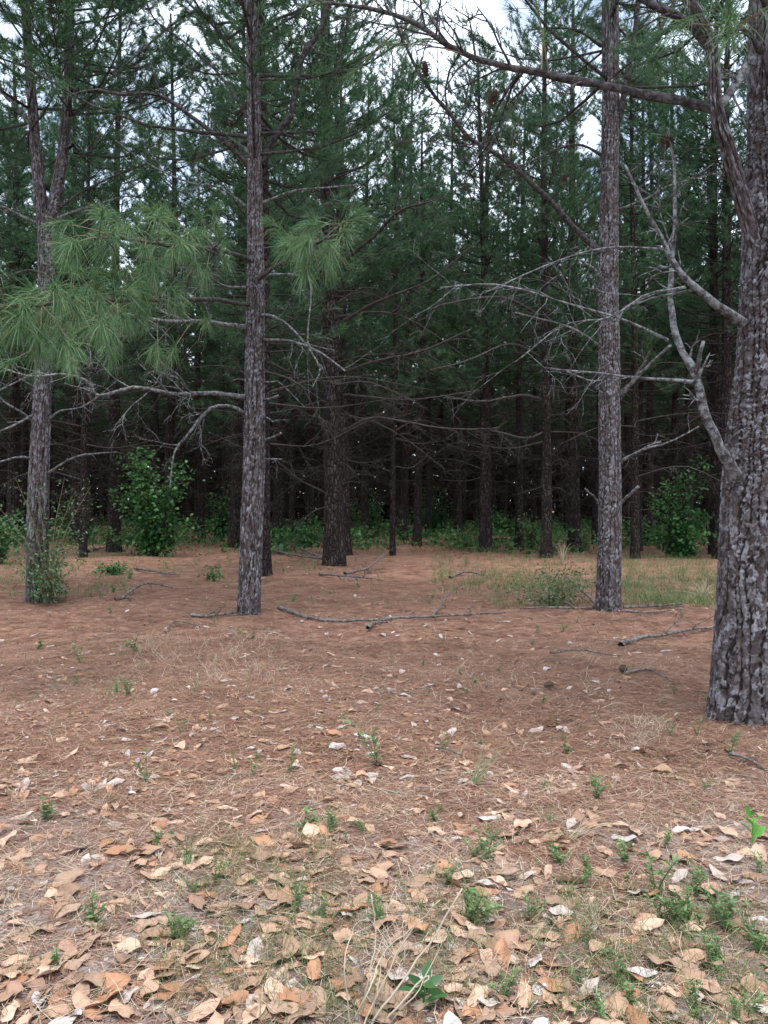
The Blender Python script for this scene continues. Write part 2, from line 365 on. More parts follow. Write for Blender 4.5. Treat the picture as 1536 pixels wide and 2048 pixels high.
def bark_trunk(name, parent, pts, rad, k, dz, pw, ph, dep, seed, flare=0.0, mat='bark'):
    """A plated trunk along pts; pw x ph: size of a bark plate, dep: depth of the fissures."""
    pts = np.asarray(pts, float); rad = np.asarray(rad, float)
    L = np.linalg.norm(np.diff(pts, axis=0), axis=1).sum(); n = int(L / dz)
    c = spline(pts, n); r = np.interp(np.linspace(0, 1, n), np.linspace(0, 1, len(rad)), rad)
    h = np.linspace(0, L, n)
    a = np.arange(k) * 2 * math.pi / k
    A, H = np.meshgrid(a, h); rm = r.mean()
    nu = max(6, int(round(2 * math.pi * rm / pw))); nv = int(L / ph) + 2
    g = np.random.default_rng(seed); ph1, ph2 = g.uniform(0, 6, 2)
    w1 = waves(A, H, g, 10, nu // 2, 9); w2 = waves(A, H, g, 10, nu, 9); w3 = waves(A, H, g, 12, nu * 3, 80); w4 = waves(A, H, g, 12, nu * 3, 80)
    u = (A / (2 * math.pi) * nu + .15 * w1 + .07 * w3) % nu; v = np.clip(H / ph + .20 * w2 + .08 * w4, 0, nv - 1.001)
    e, cid = voro(u, v, nu, nv, seed)
    nu2 = int(nu * 2.3); nv2 = int(nv * 5.0) + 3
    e2, cid2 = voro((A / (2 * math.pi) * nu2 + .16 * w3 + .2 * w1) % nu2, np.clip(H / ph * 5.0 + .30 * w4 + .3 * w2, 0, nv2 - 1.001), nu2, nv2, seed + 1, 5.0)
    # long wandering ridges: columns with jittered borders, broken across only lightly by the plates
    wl = waves(A, H, g, 9, max(3, nu // 3), 5); uc = A / (2 * math.pi) * nu + .38 * wl + .12 * w1 + .06 * w3
    jb = g.uniform(-.30, .30, nu); ic = np.floor(uc).astype(int); bl = ic + jb[ic % nu]; br = ic + 1 + jb[(ic + 1) % nu]
    lo = uc < bl; br = np.where(lo, bl, br); bl = np.where(lo, ic - 1 + jb[(ic - 1) % nu], bl); hi = uc > br; bl = np.where(hi, br, bl); br = np.where(hi, ic + 2 + jb[(ic + 2) % nu], br)
    ec = np.minimum(uc - bl, br - uc); ridge = smooth(-.06, .26, ec + .10 * w4 * (np.abs(w2) > .3) + .12 * smooth(.3, 1.2, w2))
    pv = smooth(0.01, 0.13, e)
    plate = ridge * (.32 + .68 * pv); flake = smooth(0.0, 0.09, e2)
    step = np.floor(cid2 * 4) / 3
    disp = dep * (plate * (0.62 + 0.2 * cid) + plate * .34 * step * (.5 + .5 * flake)) - dep * 0.6
    disp += 0.05 * dep * w3 * plate + 0.03 * dep * g.standard_normal(disp.shape)
    fl = 1 + flare * np.exp(-H / (r[0] * 1.1)) * (1 + 0.35 * np.sin(A * 4 + ph1) + 0.2 * np.sin(A * 7 + ph2))
    big = 1 + 0.035 * np.sin(A * 2 + H * 0.8 + ph1) + 0.025 * np.sin(A * 3 - H * 2.1)
    rr = r[:, None] * fl * big + disp
    V = c[:, None] + np.stack([np.cos(A) * rr, np.sin(A) * rr, 0 * rr], -1)
    i = (np.arange(n - 1)[:, None] * k); j = np.arange(k)[None]; j2 = (j + 1) % k
    mb = MB(); mb.add(V.reshape(-1, 3), np.stack([i + j, i + j2, i + k + j2, i + k + j], -1).reshape(-1, 4))
    q = 0.3 * cid + 0.7 * step
    return mb.build(name, M[mat], parent, {'plate': q.ravel(), 'fissure': (plate * (0.58 + 0.42 * flake)).ravel()})

def crown(mb, zlo, zhi, rmax, nw=0.40, per=5, tn=30, L=0.23, w=0.012, base=(0, 0), mats=(0, 1), bend=None, seed=0, low=1.0):
    tp, ta = [], []
    z = zlo
    while z < zhi - 0.25:
        t = (z - zlo) / (zhi - zlo)
        for q in range(per):
            if t < 0.25 and rng.uniform() < 0.25: continue
            az = rng.uniform(0, 2 * math.pi); up = R(rng.uniform(2, 22) + 34 * t)
            Lb = rmax * (0.25 + 0.75 * (1 - t) ** 0.75) * rng.uniform(0.55, 1.1)
            d = np.array([math.cos(az) * math.cos(up), math.sin(az) * math.cos(up), math.sin(up)])
            off = bend(z) if bend else (base[0], base[1])
            p0 = np.array([off[0], off[1], z + rng.uniform(-.15, .15)])
            p = spline([p0, p0 + d * Lb * .5 + np.array([0, 0, -.06 * Lb]), p0 + d * Lb + np.array([0, 0, .10 * Lb])], 6)
            r0 = 0.008 + 0.0065 * Lb
            tube(mb, p, np.linspace(r0, 0.005, 6), 4, mats[0])
            m = int(3 + Lb * 5.5)
            for k in range(m):
                s = rng.uniform(0.28, 1.0) * 5; i = min(int(s), 4); f = s - i
                b = p[i] * (1 - f) + p[i + 1] * f; tg = unit(p[i + 1] - p[i])
                sd_ = unit(np.cross(tg, np.array([0, 0, 1.0]))) * rng.choice([-1, 1])
                e = unit(tg * rng.uniform(.3, 1) + sd_ * rng.uniform(.2, 1) + np.array([0, 0, rng.uniform(-.1, .6)])) * rng.uniform(.18, .55)
                tube(mb, np.array([b, b + e]), [0.005, 0.003], 3, mats[0], cap=False)
                tp.append(b + e); ta.append(e + np.array([0, 0, .12]))
                if rng.uniform() < .6: tp.append(b + e * .5); ta.append(e + rng.standard_normal(3) * .2)
            tp.append(p[-1]); ta.append(p[-1] - p[-2])
        z += nw * rng.uniform(.7, 1.3)
    needles(mb, np.array(tp), np.array(ta), tn, L, w, 1.0, 0.10, 0.25, 1, mats[1])

def tufts_on(mb, pts, n, L=0.26, w=0.0042, cnt=60, mat=0, mtw=1, tl=0.35, tmin=0.4, up=0.1):
    """Needle tufts with their twigs along a path (world points)."""
    m = len(pts)
    tp, ta = [], []; n = int(n * 1.5)
    for q in range(n):
        s = rng.uniform(tmin, 1) * (m - 1); i = min(int(s), m - 2); f = s - i
        b = pts[i] * (1 - f) + pts[i + 1] * f; tg = unit(pts[i + 1] - pts[i])
        e = unit(tg * .8 + unit(rng.standard_normal(3)) * .8 + np.array([0, 0, up])) * tl * rng.uniform(.4, 1.2)
        tube(mb, spline([b, b + e * .5 + np.array([0, 0, .03]), b + e], 4), [0.006, .005, .0045, .004], 4, mtw)
        tp.append(b + e); ta.append(e + np.array([0, 0, rng.uniform(-.25, .1)]))
    tp.append(pts[-1]); ta.append(pts[-1] - pts[-2])
    needles(mb, np.array(tp), np.array(ta), cnt, L, w, 1.0, 0.16, 0.42, 2, mat)

def px_path(spec, D, o):                      # [(x, y, depth offset)] -> points local to the tree's base o
    return np.array([P(x, y, D + d) for x, y, d in spec]) - o

def cone_mesh(Lc=0.09):
    mb = MB(); n = 90; tube(mb, np.array([[0, 0, 0], [0, 0, -Lc * .5], [0, 0, -Lc]]), [.012, .02, .008], 8, 0)
    t = np.linspace(0.02, 1, n); a = np.arange(n) * 2.39996; rr = 0.032 * np.sin(np.clip(t * 2.7 + .3, 0, math.pi)) + .004
    for q in range(n):
        c, s = math.cos(a[q]), math.sin(a[q]); o_ = np.array([c, s, 0]); tn_ = np.array([-s, c, 0]); z = np.array([0, 0, 1.0])
        b = -z * t[q] * Lc + o_ * .008; e = b + o_ * rr[q] - z * .006; wd_ = .008
        V = [b - tn_ * wd_ * .5, b + tn_ * wd_ * .5, e + tn_ * wd_, e - tn_ * wd_, e + z * .005 + o_ * .004, e - z * .004]
        mb.add(V, [[0, 1, 2, 3]], 0, False); mb.more([[3, 2, 4], [2, 3, 5]], 0, False, back=6)
    return mb.mesh('cone', M['cone'])
CONE = cone_mesh()
def cone_on(parent, p, s=1.0, name='cone'):
    c = link(name, CONE, parent); c.location = [float(v) for v in p]; c.scale = (s, s, s); c.rotation_euler = (rng.uniform(-.5, .5), rng.uniform(-.5, .5), 0)

def near_pine(label, D, bx, path, rad_px, k, dz, seed, limbs, flare, ztop, rtop, crown_args=None, plate=(0.046, 0.20, 0.014), cat='pine tree'):
    """One pine of the front row: a hand-placed trunk, each limb a mesh of its own, a live crown above."""
    g0 = P(bx, HORIZ + FPX * CAM_H / D, D); g0[2] = float(gz(g0[0], g0[1]))
    t = thing('pine_tree', label, cat, g0, 0, 'large pines along the edge of the wood')
    pts = [p for p in px_path([(x, y, 0) for x, y in path], D, g0)]
    pts[0][2] = -0.12
    rad = [w / 2 * D / FPX for w in rad_px]
    if ztop:
        top = pts[-1] + (pts[-1] - pts[-2]) / max(1e-3, (pts[-1] - pts[-2])[2]) * (ztop - pts[-1][2]) * np.array([.5, .5, 1])
        top[2] = ztop; pts.append(top); rad.append(rtop)
    bark_trunk('trunk', t, pts, rad_resample(pts, rad), k, dz, *plate, seed, flare)
    for kw in limbs:
        add_limb(t, D, g0, **kw)
    if crown_args:
        mb = MB(); pp = np.array(pts)
        bend = lambda z: (np.interp(z, pp[:, 2], pp[:, 0]), np.interp(z, pp[:, 2], pp[:, 1]))
        crown(mb, bend=bend, **crown_args); mb.build('crown', [M['limb_dark'], M['needle_far']], t)
    return t, g0

def rad_resample(pts, rad):                    # radii given per control point; spline() spaces control points evenly
    return np.interp(np.linspace(0, 1, 60), np.linspace(0, 1, len(rad)), rad)

def add_limb(t, D, g0, spec, w0, w1, m='limb_grey', twigs=8, tl=0.5, level=1, tufts=0, cones=(), tk={}, tmin=.25, droop=.15, name='branch', stub=False):
    d_ = D + spec[0][2]
    if m == 'bark':
        pts = list(px_path(spec, D, g0)); r_ = np.linspace(w0, w1, len(pts)) / 2 * d_ / FPX * .8; r_[0] *= 1.25
        b = bark_trunk(name, t, pts, rad_resample(pts, r_), 90, .009, .035, .15, .013, 77)
        mb = MB(); c_ = spline(pts, 30)[2:]
        for q in range(twigs): mb = MB(); twig(mb, c_[5 + q * 4], np.array([rng.normal(), rng.normal(), .4]), tl, .006, 1, 0); mb.build('twig', M['limb_dark'], b)
        return b
    lw = .86 if w0 >= 14 and m == 'limb_dark' else .82 if D < 8 else .72
    mb = MB(); p = limb(mb, px_path(spec, D, g0), lw * w0 / 2 * d_ / FPX, lw * w1 / 2 * (D + spec[-1][2]) / FPX, twigs, tl, 0, level, tmin=tmin, droop=droop)
    mats = [M[m]]
    if stub: mats.append(M['break_wood'])
    b = mb.build(name, mats, t)
    if stub: b.data.polygons[len(b.data.polygons) - 1].material_index = 1
    if tufts:
        f = MB(); tufts_on(f, p, tufts, **tk); f.build('foliage', [M['needle'], M['twig_brown']], b)
    for (x, y, dd) in cones: cone_on(b, P(x, y, D + dd) - g0, 1.1)
    return b

# --- A: the big pine at the right edge
near_pine('largest and nearest pine, thick plated bark and lichened limbs, at right edge', 5.75, 1503,
    [(1503, 1440), (1522, 1000), (1543, 700), (1556, 350), (1562, 0)], [152, 142, 132, 122, 112], 240, 0.0075, 11,
    [dict(spec=[(1548, 590, .02), (1504, 470, -.08), (1466, 330, -.25), (1432, 215, -.35), (1425, 110, -.4), (1400, 40, -.5), (1330, -90, -.7)], w0=42, w1=20, m='bark', twigs=5, tl=.35),
     dict(spec=[(1436, 218, -.35), (1350, 195, -.3), (1200, 165, -.2), (1080, 140, -.1), (980, 124, 0), (900, 92, .1), (830, 45, .2), (740, 18, .3), (620, 2, .5)], w0=24, w1=7, m='limb_dark', twigs=26, tl=.6, level=2, tufts=7, tk=dict(L=.18, cnt=50, tl=.5, tmin=.3, w=.0035), cones=[(992, 178, 0), (848, 122, .1)]),
     dict(spec=[(1428, 95, -.4), (1370, 45, -.4), (1290, 5, -.4), (1190, -60, -.4)], w0=26, w1=14, m='limb_dark', twigs=5, tl=.4),
     dict(spec=[(1505, 120, -.1), (1440, 215, -.35)], w0=26, w1=18, m='limb_grey', twigs=3, tl=.3),
     dict(spec=[(1472, 960, -.1), (1440, 905, -.2), (1405, 830, -.25), (1388, 745, -.25), (1352, 675, -.2), (1336, 600, -.1), (1345, 480, 0), (1348, 340, .1), (1340, 280, .2)], w0=30, w1=5, m='limb_grey', twigs=12, tl=.35, cones=[(1334, 268, .2)]),
     dict(spec=[(1486, 645, -.1), (1440, 612, -.2), (1395, 575, -.3), (1350, 525, -.3), (1318, 460, -.3), (1285, 405, -.3), (1250, 330, -.3)], w0=22, w1=5, m='limb_grey', twigs=9, tl=.4),
     dict(spec=[(1388, 765, -.25), (1350, 760, -.2), (1270, 755, -.1), (1180, 745, 0), (1100, 738, .1)], w0=9, w1=4, m='limb_grey', twigs=4, tl=.3),
     dict(spec=[(1392, 745, -.25), (1400, 710, -.3), (1407, 682, -.3)], w0=11, w1=9, m='limb_grey', twigs=0, stub=True),
     dict(spec=[(1395, 748, -.25), (1408, 735, -.25), (1417, 733, -.3)], w0=8, w1=5, m='limb_grey', twigs=0),
     dict(spec=[(1336, 680, -.2), (1250, 640, -.3), (1130, 605, -.4), (1000, 570, -.5), (880, 575, -.6)], w0=7, w1=3, m='limb_grey', twigs=10, tl=.5, level=2),
     dict(spec=[(1370, 575, -.3), (1290, 590, -.4), (1220, 635, -.5), (1130, 650, -.5), (1030, 725, -.6)], w0=6, w1=2.5, m='limb_grey', twigs=9, tl=.5, level=2),
     dict(spec=[(1345, 500, 0), (1230, 495, -.2), (1120, 520, -.3), (960, 590, -.4)], w0=6, w1=2.5, m='limb_grey', twigs=8, tl=.5, level=2),
     dict(spec=[(1520, 100, -.2), (1490, 60, -.9), (1450, 70, -1.6)], w0=16, w1=5, m='limb_dark', twigs=4, tl=.25, tufts=4, tk=dict(L=.24, cnt=40, tl=.3)),
     dict(spec=[(1540, 20, -.2), (1500, -30, -.9), (1400, -60, -1.5)], w0=18, w1=6, m='limb_dark', twigs=4, tl=.25, tufts=5, tk=dict(L=.24, cnt=40, tl=.4)),
     ], 0.26, 11.5, 0.12, dict(zlo=5.6, zhi=12, rmax=3.4, tn=30, L=.24, w=.008), plate=(0.060, 0.24, 0.017))

# --- B: the pine left of centre
near_pine('pine left of centre, pale flaking bark, long grey dead limbs, low needle spray', 11.3, 497,
    [(497, 1230), (507, 950), (510, 700), (511, 500), (509, 300), (506, 110), (505, 0)], [47, 43, 36, 32, 28, 25, 23], 120, 0.012, 23,
    [dict(spec=[(492, 795, 0), (450, 789, -.3), (400, 787, -.5), (345, 788, -.8), (270, 774, -1.0), (200, 790, -1.2), (180, 765, -1.2), (130, 748, -1.3), (60, 752, -1.5), (-20, 725, -1.6)], w0=14, w1=4, twigs=22, tl=.7, level=2),
     dict(spec=[(492, 830, 0), (470, 815, -.2), (432, 812, -.4), (405, 832, -.5), (378, 868, -.6), (352, 900, -.7), (344, 940, -.7), (340, 975, -.8)], w0=11, w1=4, twigs=7, tl=.5, level=2),
     dict(spec=[(492, 655, 0), (460, 650, -.4), (410, 640, -.8), (330, 640, -1.4), (250, 628, -2.0), (205, 640, -2.3), (112, 688, -2.8)], w0=15, w1=6, twigs=12, tl=.6, level=2, tufts=16, tk=dict(tmin=.3, tl=.7, L=.27, cnt=100, up=-.1)),
     dict(spec=[(495, 575, 0), (450, 572, -.5), (428, 558, -.8), (410, 540, -1.0)], w0=8, w1=4, twigs=8, tl=.7, level=2),
     dict(spec=[(500, 520, 0), (440, 500, -1.6), (360, 492, -3.0), (270, 482, -4.0), (185, 476, -4.5)], w0=12, w1=8, m='limb_dark', twigs=4, tl=.5, tufts=24, tk=dict(tmin=.25, tl=.45, L=.27, cnt=100, up=.25)),
     dict(spec=[(500, 610, 0), (420, 600, -1.8), (300, 600, -3.4), (160, 606, -4.6), (-10, 620, -5.4)], w0=12, w1=8, m='limb_dark', twigs=4, tl=.5, tufts=30, tk=dict(tmin=.45, tl=.42, L=.27, cnt=100, up=-.05)),
     dict(spec=[(515, 560, 0), (560, 530, -1.5), (600, 505, -2.6), (640, 480, -3.6), (690, 465, -4.4)], w0=11, w1=8, m='limb_dark', twigs=3, tl=.4, tufts=15, tk=dict(tmin=.35, tl=.42, L=.28, cnt=100, up=.3)),
     dict(spec=[(522, 630, 0), (545, 632, -.3), (575, 650, -.5), (610, 688, -.7), (640, 738, -.8), (625, 775, -.9)], w0=8, w1=4, twigs=9, tl=.6, level=2),
     dict(spec=[(525, 552, 0), (560, 549, -.4), (600, 552, -.6), (622, 565, -.8), (618, 650, -.9), (616, 700, -.9)], w0=7, w1=4, twigs=6, tl=.5),
     dict(spec=[(528, 680, 0), (580, 682, -.4), (640, 705, -.7), (690, 742, -.9)], w0=8, w1=4, twigs=6, tl=.5),
     dict(spec=[(520, 330, 0), (540, 290, .1), (562, 255, .1), (582, 225, .1), (600, 130, .2), (640, 62, .3), (662, 0, .4), (690, -80, .5)], w0=17, w1=10, m='limb_dark', twigs=6, tl=.5),
     dict(spec=[(500, 328, 0), (470, 300, 0), (430, 268, 0), (370, 222, -.1), (310, 190, -.2), (240, 190, -.3), (190, 182, -.4), (120, 196, -.5)], w0=14, w1=5, m='limb_dark', twigs=9, tl=.7, level=2),
     dict(spec=[(498, 305, 0), (462, 278, -.1), (440, 262, -.2)], w0=9, w1=5, m='limb_grey', twigs=4, tl=.4),
     dict(spec=[(496, 235, 0), (440, 150, .1), (370, 85, .2), (310, 40, .3), (285, -20, .4)], w0=8, w1=4, m='limb_dark', twigs=6, tl=.5),
     dict(spec=[(496, 415, 0), (440, 375, -.2), (380, 365, -.4), (300, 330, -.5), (230, 280, -.6)], w0=7, w1=3, twigs=6, tl=.6, level=2),
     dict(spec=[(525, 405, 0), (590, 382, -.1), (660, 375, -.2), (720, 370, -.3)], w0=7, w1=4, twigs=5, tl=.4),
     dict(spec=[(525, 765, 0), (545, 764, -.1), (562, 767, -.1), (610, 815, -.2)], w0=5, w1=2, twigs=1, tl=.3),
     dict(spec=[(527, 800, 0), (542, 797, -.1), (556, 791, -.2)], w0=7, w1=6, twigs=0, stub=True),
     dict(spec=[(527, 880, 0), (545, 874, -.1), (562, 866, -.2)], w0=8, w1=7, twigs=0, stub=True),
     dict(spec=[(527, 918, 0), (550, 918, -.1), (565, 918, -.1)], w0=5, w1=3, twigs=2, tl=.2),
     dict(spec=[(523, 838, 0), (535, 836, -.1), (548, 845, -.1)], w0=5, w1=3, twigs=2, tl=.2),
     dict(spec=[(490, 760, 0), (476, 758, -.1), (462, 762, -.2)], w0=4, w1=2, twigs=1, tl=.2),
     ], 0.11, 14.5, 0.06, dict(zlo=6.1, zhi=15.5, rmax=3.7, tn=36, w=.009, L=.25))

# --- C: the pine right of centre
near_pine('straight pine right of centre with broken stubs low on its dark plated trunk', 11.5, 1217,
    [(1217, 1226), (1220, 950), (1218, 700), (1217, 500), (1221, 250), (1221, 0)], [51, 43, 39, 37, 34, 31], 120, 0.012, 37,
    [dict(spec=[(1205, 505, 0), (1165, 470, -.1), (1100, 402, -.3), (1040, 345, -.4), (1005, 316, -.4), (940, 278, -.5), (890, 215, -.5), (850, 165, -.5), (815, 95, -.5), (790, 40, -.5)], w0=15, w1=6, m='limb_dark', twigs=26, tl=.9, level=2, tufts=6, tk=dict(L=.20, cnt=60, tl=.7, tmin=.3), cones=[(930, 268, -.5)]),
     dict(spec=[(1232, 255, 0), (1247, 215, -.1), (1256, 150, -.1), (1270, 70, 0), (1276, 0, 0), (1284, -90, 0)], w0=15, w1=10, m='limb_dark', twigs=5, tl=.5),
     dict(spec=[(1252, 160, -.1), (1290, 105, -.1), (1330, 45, 0), (1365, -30, .1)], w0=12, w1=8, m='limb_dark', twigs=5, tl=.5),
     dict(spec=[(1235, 800, 0), (1262, 770, -.2), (1300, 730, -.4), (1342, 690, -.6)], w0=11, w1=7, m='limb_grey', twigs=1, tl=.3),
     dict(spec=[(1235, 793, 0), (1265, 760, .1), (1290, 720, .2), (1300, 700, .2)], w0=9, w1=5, m='limb_dark', twigs=2, tl=.3),
     dict(spec=[(1236, 926, 0), (1262, 912, -.1), (1290, 897, -.2), (1340, 883, -.3), (1398, 853, -.4)], w0=9, w1=4, twigs=2, tl=.3),
     dict(spec=[(1278, 904, -.1), (1300, 890, -.2), (1322, 884, -.2)], w0=6, w1=5, twigs=0, stub=True),
     dict(spec=[(1238, 1008, 0), (1256, 992, -.1), (1279, 972, -.2)], w0=9, w1=8, twigs=0, stub=True),
     dict(spec=[(1198, 1008, 0), (1188, 993, -.1), (1170, 977, -.2)], w0=7, w1=4, twigs=0, stub=True),
     dict(spec=[(1200, 550, 0), (1180, 532, -.1), (1160, 520, -.2)], w0=10, w1=8, twigs=0, stub=True),
     dict(spec=[(1203, 695, 0), (1160, 665, -.3), (1120, 648, -.4), (1030, 625, -.6)], w0=7, w1=4, twigs=6, tl=.6, level=2),
     dict(spec=[(1205, 640, 0), (1150, 595, -.3), (1080, 560, -.5), (1010, 560, -.6)], w0=5, w1=3, m='limb_dark', twigs=6, tl=.6, level=2),
     dict(spec=[(1204, 760, 0), (1180, 762, -.2), (1130, 742, -.3), (1090, 735, -.4)], w0=6, w1=3, twigs=3, tl=.4),
     dict(spec=[(1203, 310, 0), (1160, 290, -.2), (1110, 300, -.3), (1060, 325, -.4), (1000, 345, -.5)], w0=8, w1=4, m='limb_dark', twigs=9, tl=.6, level=2, cones=[(1130, 348, -.3)]),
     dict(spec=[(1235, 420, 0), (1290, 400, -.2), (1340, 370, -.3), (1440, 345, -.4)], w0=7, w1=3, twigs=7, tl=.6, level=2),
     dict(spec=[(1234, 640, 0), (1262, 610, .1), (1330, 580, .2)], w0=6, w1=3, m='limb_grey', twigs=4, tl=.4),
     dict(spec=[(1203, 92, 0), (1160, 62, -.2), (1110, 55, -.3), (1060, 60, -.4)], w0=7, w1=4, m='limb_dark', twigs=5, tl=.5),
     dict(spec=[(1236, 85, 0), (1290, 52, -.1), (1330, 30, -.2)], w0=6, w1=4, m='limb_dark', twigs=5, tl=.5),
     ], 0.13, 15, 0.07, dict(zlo=7.3, zhi=16, rmax=3.7, tn=34, w=.009, L=.25))

# --- D: the forked pine at the left
tD, gD = near_pine('forked pine at left, two stems on one trunk, shrub round its foot', 12.9, 76,
    [(74, 1202), (77, 1000), (82, 850), (88, 700), (92, 560), (94, 452)], [42, 39, 34, 31, 30, 36], 100, 0.014, 51,
    [dict(spec=[(68, 920, 0), (40, 915, -.2), (0, 925, -.4), (-40, 935, -.5)], w0=8, w1=4, twigs=3, tl=.4),
     dict(spec=[(98, 945, 0), (130, 925, -.2), (165, 910, -.3), (220, 905, -.4)], w0=7, w1=4, twigs=3, tl=.4),
     dict(spec=[(66, 840, 0), (40, 822, -.2), (0, 800, -.4), (-50, 780, -.5)], w0=8, w1=4, twigs=4, tl=.5),
     dict(spec=[(68, 830, 0), (40, 845, -.3), (0, 862, -.5), (-50, 880, -.5)], w0=8, w1=5, twigs=3, tl=.5),
     dict(spec=[(98, 840, 0), (120, 822, -.2), (160, 815, -.3), (200, 790, -.4), (235, 760, -.5)], w0=6, w1=3, twigs=4, tl=.5, level=2),
     dict(spec=[(73, 745, 0), (50, 755, -.2), (0, 780, -.4), (-50, 810, -.4)], w0=6, w1=4, twigs=4, tl=.5),
     dict(spec=[(100, 430, 0), (160, 385, -.2), (230, 350, -.3), (300, 325, -.4)], w0=8, w1=4, m='limb_dark', twigs=5, tl=.5),
     dict(spec=[(105, 440, 0), (170, 415, -.2), (250, 392, -.3)], w0=9, w1=5, m='limb_grey', twigs=3, tl=.4),
     dict(spec=[(80, 450, 0), (40, 430, -.1), (0, 410, -.2), (-40, 415, -.2)], w0=8, w1=5, m='limb_grey', twigs=4, tl=.4),
     dict(spec=[(82, 545, 0), (50, 540, -.1), (0, 560, -.3), (-60, 570, -.4)], w0=8, w1=4, m='limb_dark', twigs=4, tl=.4),
     dict(spec=[(120, 265, .1), (150, 230, 0), (230, 150, -.2), (330, 60, -.4), (390, 20, -.5)], w0=9, w1=5, m='limb_grey', twigs=7, tl=.6, level=2),
     dict(spec=[(60, 250, .0), (40, 220, 0), (10, 190, -.2), (-40, 160, -.3)], w0=8, w1=5, m='limb_grey', twigs=4, tl=.4),
     ], 0.06, None, None, None)
for spec, ws, sd_ in (([(90, 462), (82, 400), (72, 300), (64, 200), (56, 100), (50, 0), (44, -120)], [28, 24, 21, 19, 17, 16, 12], 61),
                      ([(98, 462), (110, 400), (124, 320), (133, 230), (138, 120), (141, 0), (146, -140)], [28, 25, 22, 19, 17, 16, 12], 67)):
    pts = list(px_path([(x, y, 0) for x, y in spec], 12.9, gD))
    bark_trunk('stem', tD, pts, rad_resample(pts, [w / 2 * 12.9 / FPX for w in ws]), 64, 0.016, 0.036, 0.16, 0.011, sd_)
mb = MB(); crown(mb, zlo=7.4, zhi=15, rmax=2.6, tn=34, w=.009, L=.25, base=(-.15, 0)); crown(mb, zlo=7.0, zhi=15.5, rmax=2.6, tn=34, w=.009, L=.25, base=(.55, 0))
mb.build('crown', [M['limb_dark'], M['needle_far']], tD)

# ------------------------------------------------------------------ the pines of the wood behind
def wood_trunk(H, r0, dead, zmax):
    mb = MB(); n = 26; z = np.linspace(-.1, H, n); sw = rng.uniform(-1, 1, 4)
    x = .10 * sw[0] * np.sin(z * .35 + sw[1] * 3); y = .10 * sw[2] * np.sin(z * .3 + sw[3] * 3); x -= x[0]; y -= y[0]
    r = r0 * (1 - .80 * np.clip(z / H, 0, 1)) * (1 + .30 * np.exp(-np.maximum(z, 0) / .25))
    tube(mb, np.stack([x, y, z], -1), r, 12, 0, .03)
    cl = lambda q: np.array([np.interp(q, z, x), np.interp(q, z, y), q]); rad = lambda q: float(np.interp(q, z, r))
    return mb, cl, rad
def dead_limb(p0, r, az, L, up, twigs=5, level=1):
    mb = MB(); d = np.array([math.cos(az) * math.cos(up), math.sin(az) * math.cos(up), math.sin(up)])
    limb(mb, [p0, p0 + d * L * .45 + np.array([0, 0, rng.uniform(-.1, .12) * L]), p0 + d * L + np.array([0, 0, rng.uniform(-.3, .15) * L])], r, .004, twigs, .55, 0, level, k=5, wob=.5, lump=.05, droop=.1, n=9)
    return mb

def make_wood_pine(near, H, r0, hb, rmax):
    root = thing('wood_pine', 'pine', 'pine tree')
    mb, cl, rad = wood_trunk(H, r0, 0, hb)
    limbs = []
    z = 1.2
    while z < hb + 1.0:
        az = rng.uniform(0, 6.28); L = rng.uniform(.5, 3.6) if z > 2.4 else rng.uniform(.12, 1.3)
        limbs.append((cl(z), .009 + .006 * L, az, L, R(rng.uniform(-12, 24)))); z += rng.uniform(.10, .30) * (1.0 if near else 1.1)
    if near:
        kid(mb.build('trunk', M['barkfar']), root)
        for a in limbs: kid(dead_limb(*a, twigs=9 if a[3] > .8 else 2, level=2).build('dead_branch', M['limb_mid']), root)
    else:
        for a in limbs:
            d = dead_limb(*a, twigs=6 if a[3] > .8 else 1, level=1)
            for V in d.V: pass
            off = mb.n; mb.V += d.V; mb.F += [(f + off, 1, k) for f, m, k in d.F]; mb.n += d.n
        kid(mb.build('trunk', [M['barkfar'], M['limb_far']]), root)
    c = MB(); crown(c, hb, H + .3, rmax, bend=lambda q: cl(q)[:2], tn=26 if near else 20, w=.012 if near else .018, L=.23, per=4)
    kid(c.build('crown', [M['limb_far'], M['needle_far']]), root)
    return root
NEAR = [make_wood_pine(True, H, r, hb, rm) for H, r, hb, rm in ((16.5, .19, 5.4, 3.1), (15.5, .15, 4.8, 2.9), (17.5, .21, 6.0, 3.2), (16, .13, 5.2, 2.8))]
FAR = [make_wood_pine(False, H, r, hb, rm) for H, r, hb, rm in ((17, .16, 6.0, 2.7), (18.5, .18, 6.5, 2.9), (16, .14, 5.4, 2.6), (19, .17, 7.0, 2.8), (15, .13, 5.0, 2.6))]

